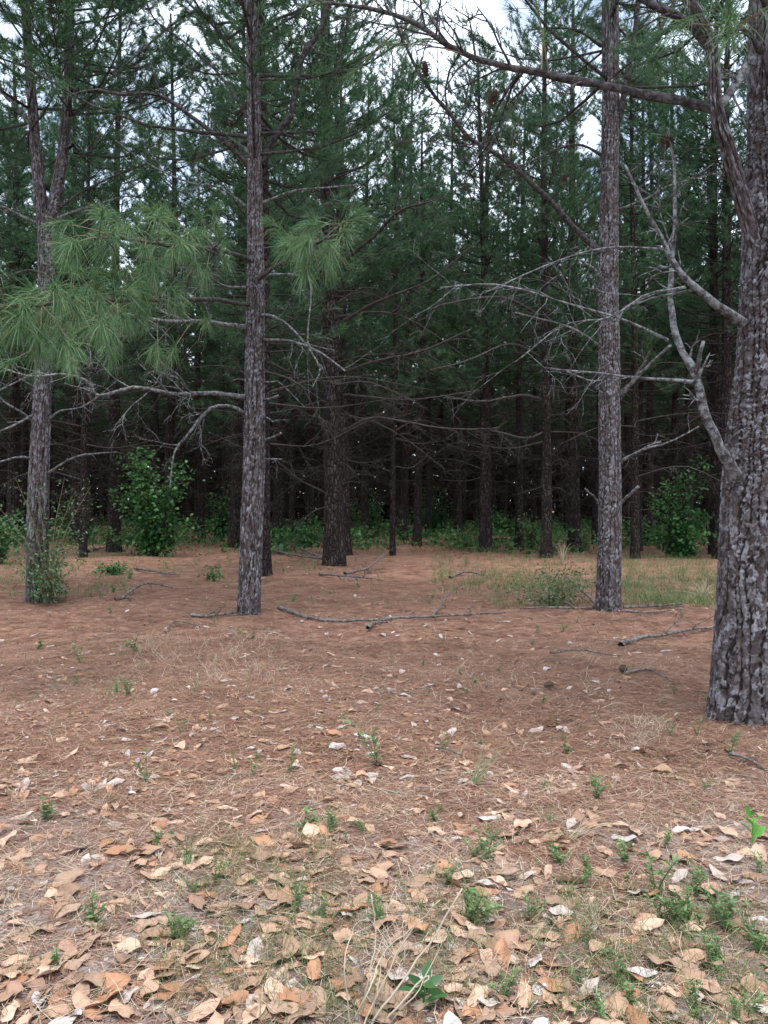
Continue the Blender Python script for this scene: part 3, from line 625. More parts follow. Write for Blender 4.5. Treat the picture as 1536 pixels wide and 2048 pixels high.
def depth_for(y): return depth(y)
SPEC = [  # base pixel (x, y), trunk width in px
    (228, 1105, 27), (668, 1133, 40), (690, 1112, 26), (527, 1152, 30), (468, 1096, 22), (556, 1090, 24), (337, 1092, 20), (403, 1078, 14),
    (785, 1112, 12), (1093, 1117, 23), (970, 1086, 24), (916, 1076, 17), (1038, 1095, 17), (1275, 1100, 18), (1345, 1098, 17), (1432, 1108, 27),
    (806, 1080, 16), (856, 1072, 12), (730, 1078, 16), (1150, 1078, 14), (155, 1088, 20), (30, 1090, 24), (620, 1082, 18), (1190, 1088, 15), (1500, 1100, 20)]
trees = []       # (x, y, radius wanted or None)
for x, y, w in SPEC:
    p = G(x, y); trees.append((p[0], p[1], w / 2 * p[1] / FPX))
yy = 19.5; row = 0
while yy < 70:
    half = .53 * yy + 3.5; xx = -half + rng.uniform(0, 2)
    while xx < half:
        px_, py_ = xx + rng.uniform(-.7, .7), yy + rng.uniform(-.9, .9)
        sx = 768 + px_ / py_ * FPX
        if all(math.hypot(px_ - a, py_ - b) > 2.3 for a, b, c in trees) and not (py_ < 24 and 700 < sx < 1260) and not (py_ < 22 and -100 < sx < 1640):
            trees.append((px_, py_, None))
        xx += 3.15 if yy < 45 else 3.6
    yy += 3.4
for x, y in ((-11, 15), (-9.5, 10.5), (-13, 18), (11.5, 14), (13, 18.5), (9.5, 9.5)): trees.append((x, y, None))   # out of view at the sides, added to shade the wood
used = set(); wood = []
for q, (x, y, r) in enumerate(trees):
    pool = NEAR if y < 28 else FAR
    rs = [.19, .15, .21, .13] if y < 28 else [.16, .18, .14, .17, .13]
    k = int(np.argmin([abs(a - r) for a in rs])) if r and rng.uniform() < .6 else int(rng.integers(len(pool)))
    o = pool[k]; key = (y < 28, k)
    if key in used: o = copy_tree(o)
    used.add(key)
    o.location = (x, y, float(gz(x, y))); o.rotation_euler = (R(rng.uniform(-1.2, 1.2)), R(rng.uniform(-1.2, 1.2)), rng.uniform(0, 6.28))
    s = float(np.clip(r / rs[k], .45, 1.6)) if r else rng.uniform(.85, 1.15)
    o.scale = (s, s, max(.75, min(1.15, s)) * rng.uniform(.92, 1.06)) if r is None or .8 < s < 1.25 else (s, s, rng.uniform(.85, 1.0))
    o['group'] = 'pines of the wood behind the clearing'; wood.append(o)

# long dead boughs seen on the paired trunks and on the slim trunk left of the straight pine
bpy.context.view_layer.update()
def wood_limbs(root, specs):
    D = root.location.y; mi = root.matrix_world.inverted(); sc = root.scale[0]
    for spec, w0, w1, tw in specs:
        pts = [np.array(mi @ Vector(P(x, y, D + d))) for x, y, d in spec]
        mb = MB(); limb(mb, pts, w0 / 2 * D / FPX / sc, w1 / 2 * D / FPX / sc, tw, .7, 0, 2, k=6); mb.build('dead_branch', M['limb_mid'], root)
wood_limbs(wood[1], [([(690, 862, 0), (740, 838, -.5), (800, 842, -.9), (900, 856, -1.2), (1000, 856, -1.4)], 8, 2, 12), ([(690, 745, 0), (760, 720, -.5), (850, 700, -1), (940, 660, -1.4)], 8, 3, 12),
    ([(665, 900, 0), (640, 840, -.4), (560, 700, -.8), (520, 690, -1)], 6, 2, 8), ([(690, 640, 0), (760, 600, -.4), (860, 560, -.8), (960, 480, -1)], 7, 2, 12), ([(650, 985, 0), (600, 960, -.5), (545, 915, -.8)], 4, 2, 3),
    ([(690, 790, 0), (740, 795, -.5), (830, 800, -1), (960, 780, -1.5)], 6, 2, 12), ([(690, 520, 0), (760, 460, -.4), (800, 420, -.8), (870, 400, -1)], 8, 3, 10)])
wood_limbs(wood[9], [([(1088, 800, 0), (1040, 790, -.5), (960, 800, -1), (880, 790, -1.5)], 6, 2, 10), ([(1090, 640, 0), (1020, 600, -.5), (930, 600, -1), (850, 620, -1.5)], 6, 2, 12), ([(1095, 860, 0), (1050, 875, -.5), (980, 860, -1)], 5, 2, 6),
    ([(1092, 560, 0), (1130, 500, -.4), (1170, 400, -.8)], 6, 2, 8), ([(1092, 720, 0), (1020, 690, -.6), (940, 720, -1.2), (860, 740, -1.8)], 5, 2, 12)])
wood_limbs(wood[0], [([(232, 780, 0), (180, 740, -.5), (110, 730, -.9), (20, 700, -1.2)], 7, 2, 10), ([(235, 860, 0), (290, 830, -.5), (380, 700, -.9), (440, 640, -1.2)], 6, 2, 10), ([(220, 905, 0), (180, 880, -.5), (100, 850, -1)], 6, 2, 5),
    ([(235, 905, 0), (300, 890, -.5), (360, 900, -.8)], 4, 2, 5)])

# far-off wood closing the view
fw = MB()
for q in range(150):
    y = rng.uniform(73, 96); x = rng.uniform(-.58, .58) * y; h = rng.uniform(14, 20)
    tube(fw, np.array([[x, y, -.2], [x + rng.uniform(-.3, .3), y, h]]), [rng.uniform(.12, .2), .04], 6, 0)
    n = 90; z = rng.uniform(5.5, h, n); rr = 2.4 * (1 - (z - 5.5) / (h - 4.5)) + .3; a = rng.uniform(0, 6.28, n); rr *= np.sqrt(rng.uniform(0, 1, n))
    pos = np.stack([x + np.cos(a) * rr, y + np.sin(a) * rr, z], -1)
    needles(fw, pos, np.stack([np.cos(a), np.sin(a), .6 + 0 * a], -1), 14, .42, .05, 1.0, .2, .2, 1, 1)
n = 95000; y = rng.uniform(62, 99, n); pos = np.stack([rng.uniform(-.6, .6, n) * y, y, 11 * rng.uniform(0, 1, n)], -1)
leaflets(fw, pos, rng.standard_normal((n, 3)), .62, .42, 2)  # shadow-coloured leaflets filling sky gaps at trunk level
n = 9000; y = rng.uniform(42, 92, n); pos = np.stack([rng.uniform(-.56, .56, n) * y, y, rng.uniform(.8, 8, n)], -1)
needles(fw, pos, rng.standard_normal((n, 3)) * np.array([1, 1, .4]), 1, 2.2, .035, .6, .1, .25, 2, 0)
tag(fw.build('far_woods', [M['barkfar'], M['needle_far'], M['brush']]), 'far pine wood closing the view behind the trunks', kind='stuff')

# ------------------------------------------------------------------ broadleaf shrubs and saplings
def shrub(name, label, cat, px, py, hpx, wpx, nst, nlv, L, w, mat, D=None, stem_mat='limb_far', clump=.3, low=.1, group='shrubs and saplings under the pines', wide=1.0):
    b = G(px, py); D = b[1]; s = D / FPX; Hh = hpx * s; Wd = wpx * s
    t = thing(name, label, cat, b, 0, group)
    tips = []
    for q in range(nst):
        a = rng.uniform(0, 6.28); rr = Wd / 2 * math.sqrt(rng.uniform(.02, 1)); hh = Hh * rng.uniform(.22, 1) * (1 - .25 * (rr / (Wd / 2)) ** 2)
        e = np.array([math.cos(a) * rr, math.sin(a) * rr * .8, hh])
        mb = MB() if q < 6 else mb
        pth = limb(mb, [np.array([0.02 * math.cos(a), .02 * math.sin(a), -.04]), e * np.array([.35, .35, .55]), e], .004 + .006 * Hh, .002, 4, Hh * .16, 0, 0, k=4, tmin=.3, n=8)
        if q < 5 or q == nst - 1: mb.build('stem', M[stem_mat], t)
        if q >= 5 and q < nst - 1: pass
        tips.append(pth)
    m = int(nlv / nst); f = MB(); pos = []; dr = []
    for p in tips:
        i = rng.integers(max(1, int(low * 8)), 8, m); c = p[i] + rng.standard_normal((m, 3)) * clump * np.array([1, 1, .7]) * Wd * .22
        keep = c[:, 2] > .04; c = c[keep]
        pos.append(c); dr.append(unit((c - p[i][keep])) + rng.standard_normal(c.shape) * .6 + np.array([0, 0, -.15]))
    leaflets(f, np.concatenate(pos), np.concatenate(dr), L, w, 0)
    f.build('foliage', M[mat], t)
    return t
shrub('sapling', 'dense leafy green sapling between the dark pine and the pale pine left of centre', 'sapling', 312, 1112, 250, 165, 16, 3600, .13, .10, 'broad')
shrub('shrub', 'airy small-leaved shrub growing round the foot of the forked pine', 'shrub', 96, 1205, 280, 215, 22, 2300, .058, .030, 'small', stem_mat='twig_brown', clump=.33)
shrub('shrub', 'sprawling thin grey-green shrub beside the foot of the straight pine right of centre', 'shrub', 1100, 1208, 120, 215, 18, 1300, .052, .028, 'small', stem_mat='twig_brown', clump=.30)
shrub('sapling', 'tall leafy sapling in shade just left of the big pine at the right edge', 'sapling', 1366, 1116, 225, 145, 13, 2200, .14, .09, 'broad')
shrub('shrub', 'dim round shrub behind the gap between the two paired trunks', 'shrub', 612, 1095, 75, 100, 10, 1300, .10, .07, 'broad')
shrub('shrub', 'low green shrub on the straw right of the forked pine', 'shrub', 226, 1150, 28, 80, 9, 500, .07, .045, 'broad')
shrub('seedling', 'small yellow-green broadleaf seedling left of the pale pine', 'seedling', 425, 1158, 36, 50, 7, 120, .10, .055, 'weed')
shrub('shrub', 'leafy shrub at the left edge under the forked pine boughs', 'shrub', -5, 1130, 110, 90, 9, 700, .11, .07, 'broad')
shrub('sapling', 'thin leafy sapling in deep shade behind the dark pine at left', 'sapling', 150, 1085, 130, 100, 10, 1300, .13, .09, 'broad')
shrub('sapling', 'pale leafed sapling between two thin trunks right of centre', 'sapling', 1060, 1100, 90, 60, 8, 420, .11, .07, 'weed')
shrub('shrub', 'low bright shrub left of the straight pine, in front of the dark wood', 'shrub', 1165, 1100, 50, 90, 9, 520, .10, .06, 'weed')
shrub('shrub', 'low leafy shrub in shade between centre trunks', 'shrub', 925, 1098, 40, 110, 8, 420, .11, .06, 'weed')
shrub('sapling', 'tall dim sapling behind the paired trunks, right side', 'sapling', 745, 1076, 130, 90, 10, 1300, .13, .09, 'broad')
shrub('sapling', 'dark sapling in the middle of the wood between thin trunks', 'sapling', 868, 1068, 120, 120, 10, 1400, .14, .10, 'broad')
shrub('shrub', 'dim leafy shrub deep in the wood left of the straight pine', 'shrub', 1010, 1070, 70, 130, 10, 1300, .14, .10, 'broad')
shrub('sapling', 'dim leafy sapling deep in the wood beside the pale pine', 'sapling', 440, 1075, 120, 90, 9, 1100, .14, .10, 'broad')
shrub('shrub', 'leafy shrub deep in the wood right of the straight pine', 'shrub', 1290, 1088, 70, 90, 9, 900, .13, .09, 'broad')
# undergrowth: a mass nobody could count
ug = MB(); n = 330
cy = rng.uniform(25, 66, n); cx = rng.uniform(-.55, .55, n) * cy; ch = rng.uniform(.15, 1.2, n) * rng.uniform(.4, 1, n)
pos = np.repeat(np.stack([cx, cy, 0 * cx], -1), 110, 0); hh = np.repeat(ch, 110)
pos = pos + np.stack([rng.standard_normal(len(pos)) * .55, rng.standard_normal(len(pos)) * .55, hh * rng.uniform(.03, 1, len(pos))], -1)
leaflets(ug, pos, rng.standard_normal((len(pos), 3)) + np.array([0, 0, .2]), .14, .09)
tag(ug.build('undergrowth', M['broad']), 'dim green undergrowth across the floor of the wood', kind='stuff')

# ------------------------------------------------------------------ grass, straw and litter: uncountable stuff
def scatter(n, d0, d1, pw=1.0, margin=1.30):
    D = (d0 ** (1 + pw) + rng.uniform(0, 1, n) * (d1 ** (1 + pw) - d0 ** (1 + pw))) ** (1 / (1 + pw))
    X = rng.uniform(-1, 1, n) * (.465 * D * margin + .25)
    return X, D
st = MB()
def straw(n, d0, d1, w, lift):
    X, D = scatter(n, d0, d1); h = rng.uniform(0, 2 * math.pi, n); L = rng.uniform(.07, .17, n)
    bnd = rng.uniform(-.3, .3, n); tilt = rng.uniform(-.12, .16, n)
    d = np.stack([np.cos(h), np.sin(h)], -1); s = np.stack([-d[:, 1], d[:, 0]], -1)
    z0 = gz(X, D) + .004 + lift * rng.uniform(0, 1, n) ** 2
    def pt(t, off): 
        q = np.stack([X, D], -1) + d * (t - .5)[:, None] * L[:, None] + s * (off + bnd * L * (1 - (2 * t - 1) ** 2) * .5)[:, None]
        z = z0 + np.maximum(0, tilt * L * (t - .3)) + 0 * t; return np.column_stack([q, z])
    o = np.ones(n); rows = []
    for t in (0., .5, 1.): rows += [pt(t * o, o * w / 2), pt(t * o, -o * w / 2)]
    V = np.stack(rows, 1).reshape(-1, 3); i = np.arange(n)[:, None] * 6
    st.add(V, i + np.array([[0, 1, 3, 2]]), 0, False); st.more(i + np.array([[2, 3, 5, 4]]), 0, False, back=6 * n)
straw(24000, 1.7, 4.2, .0016, .014); straw(105000, 4.0, 9.0, .0023, .016); straw(90000, 8.5, 17, .0040, .022); straw(40000, 15, 30, .008, .03)
n0 = len(st.F); straw(7000, 2.1, 4.6, .0016, .02); straw(5000, 4.2, 9, .0022, .03)
st.F[n0:] = [(f, 1, k) for f, m, k in st.F[n0:]]
tag(st.build('pine_straw', [M['straw'], M['dry']]), 'loose reddish pine needles carpeting the clearing', kind='stuff')

gr = MB()
def blades(X, D, n, L, w, lean=.5):
    X = np.repeat(X, n); D = np.repeat(D, n); N = len(X); X = X + rng.standard_normal(N) * .04; D = D + rng.standard_normal(N) * .04
    b = np.stack([X, D, gz(X, D)], -1)
    d = unit(np.stack([rng.standard_normal(N) * lean, rng.standard_normal(N) * lean, np.ones(N)], -1))
    l = L * rng.uniform(.4, 1.2, (N, 1)); s = unit(np.cross(d, rng.standard_normal((N, 3)))) * w / 2
    m = b + d * l * .55; t = b + d * l + np.stack([d[:, 0], d[:, 1], -.3 + 0 * d[:, 0]], -1) * l * .3
    V = np.stack([b - s, b + s, m + s * .8, m - s * .8, t], 1).reshape(-1, 3); i = np.arange(N)[:, None] * 5
    gr.add(V, i + np.array([[0, 1, 2, 3]]), 0, False); gr.more(i + np.array([[3, 2, 4]]), 0, False, back=5 * N)
def px_scatter(n, x0, x1, y0, y1):
    x = rng.uniform(x0, x1, n); y = rng.uniform(y0, y1, n); D = FPX * CAM_H / (y - HORIZ); return (x - 768) / FPX * D, D
blades(*px_scatter(650, 1245, 1470, 1108, 1222), 9, .22, .006)
blades(*px_scatter(460, 860, 1245, 1100, 1185), 8, .20, .007); blades(*px_scatter(260, -20, 700, 1098, 1150), 6, .18, .008)
blades(*px_scatter(130, 960, 1150, 1150, 1215), 8, .16, .005)
blades(*px_scatter(160, 0, 260, 1100, 1200), 8, .18, .007)
blades(*px_scatter(90, 380, 880, 1105, 1220), 6, .14, .006)
blades(*px_scatter(60, 0, 560, 1250, 1420), 5, .14, .003)
blades(*px_scatter(260, 0, 1536, 1450, 2060), 6, .09, .0018); blades(*px_scatter(100, 300, 700, 1700, 2060), 12, .11, .0018); blades(*px_scatter(150, 0, 1450, 1300, 1560), 5, .09, .0022)
blades(*px_scatter(260, 1050, 1560, 1780, 2080), 9, .09, .0018)
blades(*px_scatter(130, 500, 1000, 1780, 2080), 9, .10, .0018)
blades(*scatter(1400, 24, 50), 6, .30, .014)
tag(gr.build('grass', M['grass']), 'thin green and dry grass in patches on the clearing floor', kind='stuff')
dg = MB(); gr_keep = gr; gr = dg
blades(*px_scatter(110, 250, 560, 1270, 1380), 6, .17, .0022, .7); blades(*px_scatter(120, 600, 1300, 1180, 1420), 5, .14, .0024, .8)
blades(*px_scatter(40, 1220, 1330, 1440, 1500), 8, .10, .002, .8); blades(*px_scatter(120, 0, 1536, 1500, 2060), 4, .11, .0018, 1.1)
tag(dg.build('dry_grass', M['dry']), 'sparse dry grass stems in the pine straw', kind='stuff')

# ------------------------------------------------------------------ fallen leaves
def leaf_geo(L, wd_, curl, bend, rip, hole=False):
    nu, nv = 11, 7; u = np.linspace(0, 1, nu); v = np.linspace(-1, 1, nv); U, Vv = np.meshgrid(u, v, indexing='ij')
    prof = np.sin(np.pi * u ** 0.85) ** 0.72; prof[0] = .04; prof[-1] = .03
    prof = prof * (1 + .025 * rng.standard_normal(nu))
    p1, p2 = rng.uniform(0, 6, 2); rip *= .6
    x = (U - .5) * L; yv = Vv * wd_ / 2 * prof[:, None] * (1 + .06 * np.sin(U * 9 + p1) * np.sign(Vv))
    z = curl * wd_ * (np.abs(Vv) ** 1.6) * prof[:, None] + bend * L * (4 * (U - .5) ** 2) + rip * wd_ * np.sin(U * 11 + p1 + Vv * 1.7) * np.abs(Vv) - .01 * wd_ * (1 - np.abs(Vv)) 
    z += .35 * rip * wd_ * np.sin(U * 5 + p2)
    yv = yv + .05 * L * np.sin(U * 3 + p2) * rng.uniform(-1, 1)
    V = np.stack([x, yv, z], -1).reshape(-1, 3)
    i = (np.arange(nu - 1)[:, None] * nv + np.arange(nv - 1)[None]).ravel()
    F = np.stack([i, i + 1, i + nv + 1, i + nv], -1)
    if hole:                                       # torn leaf: a ragged bite out of one end
        k_ = int(rng.integers(2, 4)); F = F[(nv - 1) * k_:]; drop = rng.choice(len(F), 3, replace=False); F = np.delete(F, drop[drop < (nv - 1) * 2], 0)
    V[:, 2] -= np.percentile(V[:, 2], 12)
    return V, F
TONES = ['tan', 'orange', 'pale', 'brown']
LEAF = {}
for tn_ in TONES:
    for q in range(7):
        sgn = rng.choice([-1, 1], p=[.55, .45])
        V, F = leaf_geo(.122 * rng.uniform(.85, 1.1), .054 * rng.uniform(.8, 1.25), sgn * rng.uniform(.02, .20), sgn * rng.uniform(.0, .06) * rng.choice([1, -.5]), rng.uniform(.05, .24), q >= 5)
        mb = MB(); mb.add(V, F)
        if q < 5: tube(mb, np.array([[-.058, 0, V[0, 2]], [-.075, .003, V[0, 2] + .002]]), [.0014, .001], 4)
        LEAF[tn_, q] = mb.mesh('leaf', M['leaf_' + tn_])
cand = []
def leaf_px(n, x0, x1, y0, y1, probs, smin=.55, smax=1.06):
    for q in range(n): cand.append((rng.uniform(x0, x1), rng.uniform(y0, y1), rng.choice(4, p=probs), rng.uniform(smin, smax)))
leaf_px(270, -20, 640, 1700, 2100, [.50, .15, .05, .30]); leaf_px(120, 0, 700, 1580, 1760, [.52, .22, .12, .14]); leaf_px(170, 560, 1000, 1680, 2100, [.48, .14, .08, .30])
leaf_px(210, 960, 1560, 1660, 2100, [.48, .15, .08, .29]); leaf_px(170, 620, 1536, 1500, 1700, [.50, .18, .18, .14]); leaf_px(170, 0, 700, 1440, 1640, [.52, .18, .22, .08])
leaf_px(90, 640, 1250, 1380, 1560, [.45, .14, .35, .06]); leaf_px(8, 1250, 1536, 1380, 1540, [.5, .1, .35, .05]); leaf_px(80, 0, 620, 1250, 1440, [.40, .08, .50, .02])
leaf_px(80, 600, 1300, 1240, 1400, [.36, .08, .55, .01]); leaf_px(50, 380, 1100, 1130, 1250, [.25, .05, .70, 0]); leaf_px(8, 1240, 1440, 1200, 1330, [.4, .05, .55, 0])
leaf_px(12, 0, 420, 1150, 1260, [.4, .05, .55, 0])
placed = []
for x, y, tn_, s in cand:
    ok = all(abs(x - a) > 17 * (y - 1010) / 900 or abs(y - b) > 7 * (y - 1010) / 900 for a, b, *_ in placed)
    if ok: placed.append((x, y, tn_, s))
placed.sort(key=lambda c: -(c[1] - HORIZ) * c[3])
ind, rest = placed[:300], placed[300:]
leaves = []
for x, y, tn_, s in ind:
    p = G(x, y); o = link('fallen_leaf', LEAF[TONES[tn_], int(rng.integers(7))])
    o.location = (p[0], p[1], p[2] + .010 + .012 * rng.uniform()); s *= rng.uniform(.85, 1.2)
    o.rotation_euler = (rng.normal(0, .26), rng.normal(0, .20), rng.uniform(0, 6.28)); o.scale = (s, s * rng.uniform(.85, 1.2), s)
    leaves.append((x, y, TONES[tn_], o))
ll = MB()
def litter_leaf(x, y, tn_, s, sink=0.0):
    p = G(x, y); V, F = leaf_geo(.12 * s, .052 * s * rng.uniform(.8, 1.2), rng.uniform(-.2, .35), rng.uniform(-.08, .1), .1)
    a = rng.uniform(0, 6.28); tx, ty = rng.normal(0, .18, 2); c, s_ = math.cos(a), math.sin(a)
    W = np.stack([V[:, 0] * c - V[:, 1] * s_, V[:, 0] * s_ + V[:, 1] * c, V[:, 2] + V[:, 0] * tx + V[:, 1] * ty], -1) + p + np.array([0, 0, .006 - sink])
    ll.add(W, F, int(tn_))
for c in rest: litter_leaf(*c)
for q in range(480): litter_leaf(rng.uniform(0, 1000) if q % 3 else rng.uniform(900, 1560), 1640 + 440 * rng.uniform() ** .7, rng.choice(4, p=[.12, .05, .13, .70]), rng.uniform(.5, 1.0), .006)
for q in range(560): litter_leaf(rng.uniform(-20, 1500), 1120 + 520 * rng.uniform(), rng.choice(4, p=[.32, .08, .50, .10]), rng.uniform(.3, .75), .0)
for q in range(420):                          # the litter goes on beyond both edges of the view
    x = rng.uniform(-700, -10) if q % 2 else rng.uniform(1546, 2240); litter_leaf(x, 1560 + 540 * rng.uniform() ** .7, rng.choice(4, p=[.46, .14, .12, .28]), rng.uniform(.6, 1.1))
for q in range(90): litter_leaf(rng.uniform(-300, 1836), rng.uniform(2090, 2500), rng.choice(4, p=[.46, .14, .12, .28]), rng.uniform(.6, 1.1))
tag(ll.build('leaf_litter', [M['leaf_' + t_] for t_ in TONES]), 'older broken leaves half buried in the pine straw', kind='stuff')
# crumbs of bark, leaf and twig
cr = MB(); X_, D_ = scatter(5200, 2.1, 8, .6); n = len(X_); a = rng.uniform(0, 6.28, n); s_ = rng.uniform(.004, .016, n)
c0 = np.stack([X_, D_, gz(X_, D_) + .006 + .008 * rng.uniform(0, 1, n)], -1)
q4 = []
for k_, rr_ in ((0, 1.0), (1.7, .5), (3.1, 1.1), (4.6, .6)): q4.append(c0 + np.stack([np.cos(a + k_) * s_ * rr_, np.sin(a + k_) * s_ * rr_, rng.uniform(-.3, .5, n) * s_], -1))
cr.add(np.stack(q4, 1).reshape(-1, 3), np.arange(4 * n).reshape(-1, 4), 0, False); 
fm = cr.F.pop()[0]; cut = [0, int(n * .35), int(n * .5), int(n * .75), n]
for k_ in range(4): cr.F.append((fm[cut[k_]:cut[k_ + 1]], k_, False))
tag(cr.build('litter_crumbs', [M['leaf_brown'], M['leaf_tan'], M['leaf_pale'], M['log']]), 'crumbs of bark and leaf scattered over the sandy floor', kind='stuff')

# ------------------------------------------------------------------ weeds, seedlings, grass tufts
def weed_mesh(kind):
    h = 1.0; st_ = MB(); fo = MB(); pos, dr = [], []
    ns = {'spire': 2, 'bushy': 5, 'herb': 3}[kind]
    for q in range(ns):
        e = np.array([rng.normal(0, .12 if kind != 'bushy' else .28), rng.normal(0, .12 if kind != 'bushy' else .28), rng.uniform(.6, 1)])
        p = spline([np.array([rng.normal(0, .04), rng.normal(0, .04), -.05]), e * np.array([.4, .4, .5]), e], 10)
        tube(st_, p, np.linspace(.014, .006, 10), 4)
        m = {'spire': 26, 'bushy': 24, 'herb': 14}[kind]
        for i in rng.integers(1, 10, m):
            a = rng.uniform(0, 6.28); pos.append(p[i]); dr.append([math.cos(a), math.sin(a), rng.uniform(.1, .9)])
    L, w = {'spire': (.20, .045), 'bushy': (.20, .06), 'herb': (.24, .12)}[kind]
    leaflets(fo, np.array(pos), np.array(dr), L, w)
    return st_.mesh('stem', M['weed']), fo.mesh('foliage', M['weed'])
WEED = {(k, q): weed_mesh(k) for k in ('spire', 'bushy', 'herb') for q in range(3)}
weeds = []
def weed(kind, x, y, hpx):
    p = G(x, y); s = hpx * p[1] / FPX; a, b = WEED[kind, int(rng.integers(3))]
    t = thing('weed', 'weed', 'weed', p, rng.uniform(0, 6.28), 'small green weeds on the clearing floor'); t.scale = (s * rng.uniform(.7, 1.3), s * rng.uniform(.7, 1.3), s); t.rotation_euler = (rng.normal(0, .2), rng.normal(0, .2), t.rotation_euler[2])
    link('stem', a, t); link('foliage', b, t); weeds.append((x, y, kind, hpx, t))
for a in [('spire', 757, 1535, 105), ('spire', 295, 1580, 75), ('spire', 470, 1550, 45), ('spire', 510, 1565, 55), ('spire', 583, 1560, 60), ('bushy', 274, 1318, 38), ('herb', 90, 1640, 50),
          ('herb', 76, 1300, 30), ('spire', 160, 1330, 45), ('bushy', 255, 1395, 40), ('spire', 360, 1485, 35), ('bushy', 1075, 1268, 18), ('bushy', 1125, 1268, 22), ('bushy', 1065, 1296, 14),
          ('herb', 845, 1330, 18), ('herb', 920, 1355, 15), ('spire', 1460, 1520, 55), ('spire', 1395, 1480, 40), ('spire', 1340, 1480, 40), ('herb', 1190, 1580, 30), ('bushy', 1190, 1610, 55),
          ('bushy', 980, 1740, 60), ('bushy', 1120, 1735, 50), ('herb', 1255, 1735, 60), ('spire', 1310, 1800, 110), ('spire', 1165, 1775, 60), ('bushy', 1060, 1860, 55), ('bushy', 1380, 1860, 90),
          ('bushy', 1460, 1860, 90), ('bushy', 1430, 1930, 70), ('bushy', 1520, 1900, 90), ('bushy', 1240, 2000, 80), ('herb', 1260, 2030, 55), ('bushy', 940, 1870, 90), ('bushy', 900, 1800, 50),
          ('bushy', 590, 1860, 60), ('bushy', 640, 1880, 55), ('bushy', 350, 1900, 65), ('herb', 190, 1860, 60), ('herb', 120, 1960, 50), ('bushy', 430, 1800, 55), ('bushy', 1390, 2030, 70),
          ('bushy', 1490, 2040, 70), ('bushy', 1010, 2030, 70), ('herb', 610, 1680, 45), ('herb', 310, 1720, 40), ('bushy', 660, 1680, 45), ('spire', 1410, 1580, 30), ('herb', 870, 1650, 35),
          ('bushy', 1520, 1760, 50), ('bushy', 1330, 1850, 60), ('herb', 505, 1290, 25), ('bushy', 1190, 2045, 50), ('herb', 1090, 1585, 22), ('bushy', 765, 1890, 70), ('herb', 1040, 1180, 20),
          ('bushy', 1130, 1500, 22), ('spire', 1135, 1500, 45), ('herb', 1425, 1440, 45), ('herb', 1525, 1430, 55), ('spire', 430, 1260, 20), ('herb', 940, 1225, 16)]: weed(*a)
for q in range(46): weed(str(rng.choice(['herb', 'bushy', 'spire'])), rng.uniform(20, 1400), 1125 + 380 * rng.uniform() ** 1.4, rng.uniform(9, 24))
for x, y, kd, h, o in list(weeds):
    if y > 1640:
        for q in range(int(rng.integers(1, 4))): weed(str(rng.choice(['bushy', 'herb', 'spire'], p=[.6, .25, .15])), x + rng.normal(0, 32), min(2060, y + rng.normal(0, 16)), h * rng.uniform(.3, .75))
# bright broad-leaved seedling at the right edge, dark palmate one at the bottom edge
def herb_plant(label, x, y, hpx, nl, L, w, mat, up=.9):
    p = G(x, y); s = hpx * p[1] / FPX; t = thing('seedling', label, 'seedling', p, 0, 'broad leaved seedlings')
    a = MB(); tube(a, np.array([[0, 0, -.02], [.005, 0, s * .5], [.01, .004, s * .8]]), [.0035, .003, .002], 5); a.build('stem', M[mat], t)
    f = MB(); q = np.arange(nl); z = np.linspace(.25, .85, nl); an = q * 2.4
    leaflets(f, np.stack([.005 + 0 * an, 0 * an, z * s], -1), np.stack([np.cos(an), np.sin(an), up + 0 * an], -1), L, w, up=.3); f.build('foliage', M[mat], t)
herb_plant('bright green broad-leaved seedling standing at the right edge on the straw', 1503, 1705, 75, 8, .075, .035, 'bright')
herb_plant('dark green palmate seedling at the bottom edge under the dry stalks', 845, 2052, 70, 12, .075, .030, 'broad', .35)

def tuft(name, label, x, y, n, L, w, lean, mat, bias=(0, 0), drop=.35, group='grass tufts'):
    p = G(x, y); mb = MB(); az = rng.uniform(0, 6.28, n); le = np.abs(rng.standard_normal(n)) * lean
    for q in range(n):
        d = unit(np.array([math.cos(az[q]) * le[q] + bias[0], math.sin(az[q]) * le[q] + bias[1], 1.0])); l = L * rng.uniform(.45, 1.1)
        b = np.array([rng.normal(0, .012), rng.normal(0, .012), -.01])
        t_ = np.linspace(0, 1, 7)[:, None]; pt = b + d * l * t_ + np.array([d[0] * .5, d[1] * .5, -drop]) * l * t_ ** 2.4
        pt[:, 2] = np.maximum(pt[:, 2], .006)
        s = unit(np.cross(d, np.array([rng.normal(), rng.normal(), .2]))) * w / 2; ww = np.linspace(1, .15, 7)[:, None]
        V = np.concatenate([pt - s * ww, pt + s * ww]); mb.add(V, [[i_, i_ + 1, i_ + 8, i_ + 7] for i_ in range(6)])
    o = mb.build(name, M[mat]); o.location = [float(v) for v in p]
    return tag(o, label, 'grass tuft', group)
tuft('grass_tuft', 'blue-green grass tuft with long blades among tan leaves, left of centre', 375, 1755, 34, .26, .0035, .5, 'grass_blue', (.1, 0))
tuft('grass_tuft', 'sparse green grass blades arching to the right beyond the leaf bed', 945, 1580, 16, .34, .004, .3, 'grass_blue', (.45, .1))
tuft('grass_tuft', 'half dry flattened grass tuft with green blade right of the dry stalks', 1165, 1905, 40, .22, .003, .9, 'grass')
tuft('grass_tuft', 'green grass clump behind low leaves, right of the tall dry stalks', 1100, 1660, 26, .16, .003, .5, 'grass_blue')
tuft('grass_tuft', 'pale straw arcs of dead grass bending right over orange leaves', 1140, 1690, 34, .42, .0022, .35, 'dry', (.7, .05), .6)
tuft('grass_tuft', 'yellowish grass tuft beyond the leaves at the left, near a weed', 232, 1392, 34, .26, .004, .5, 'grass_blue')
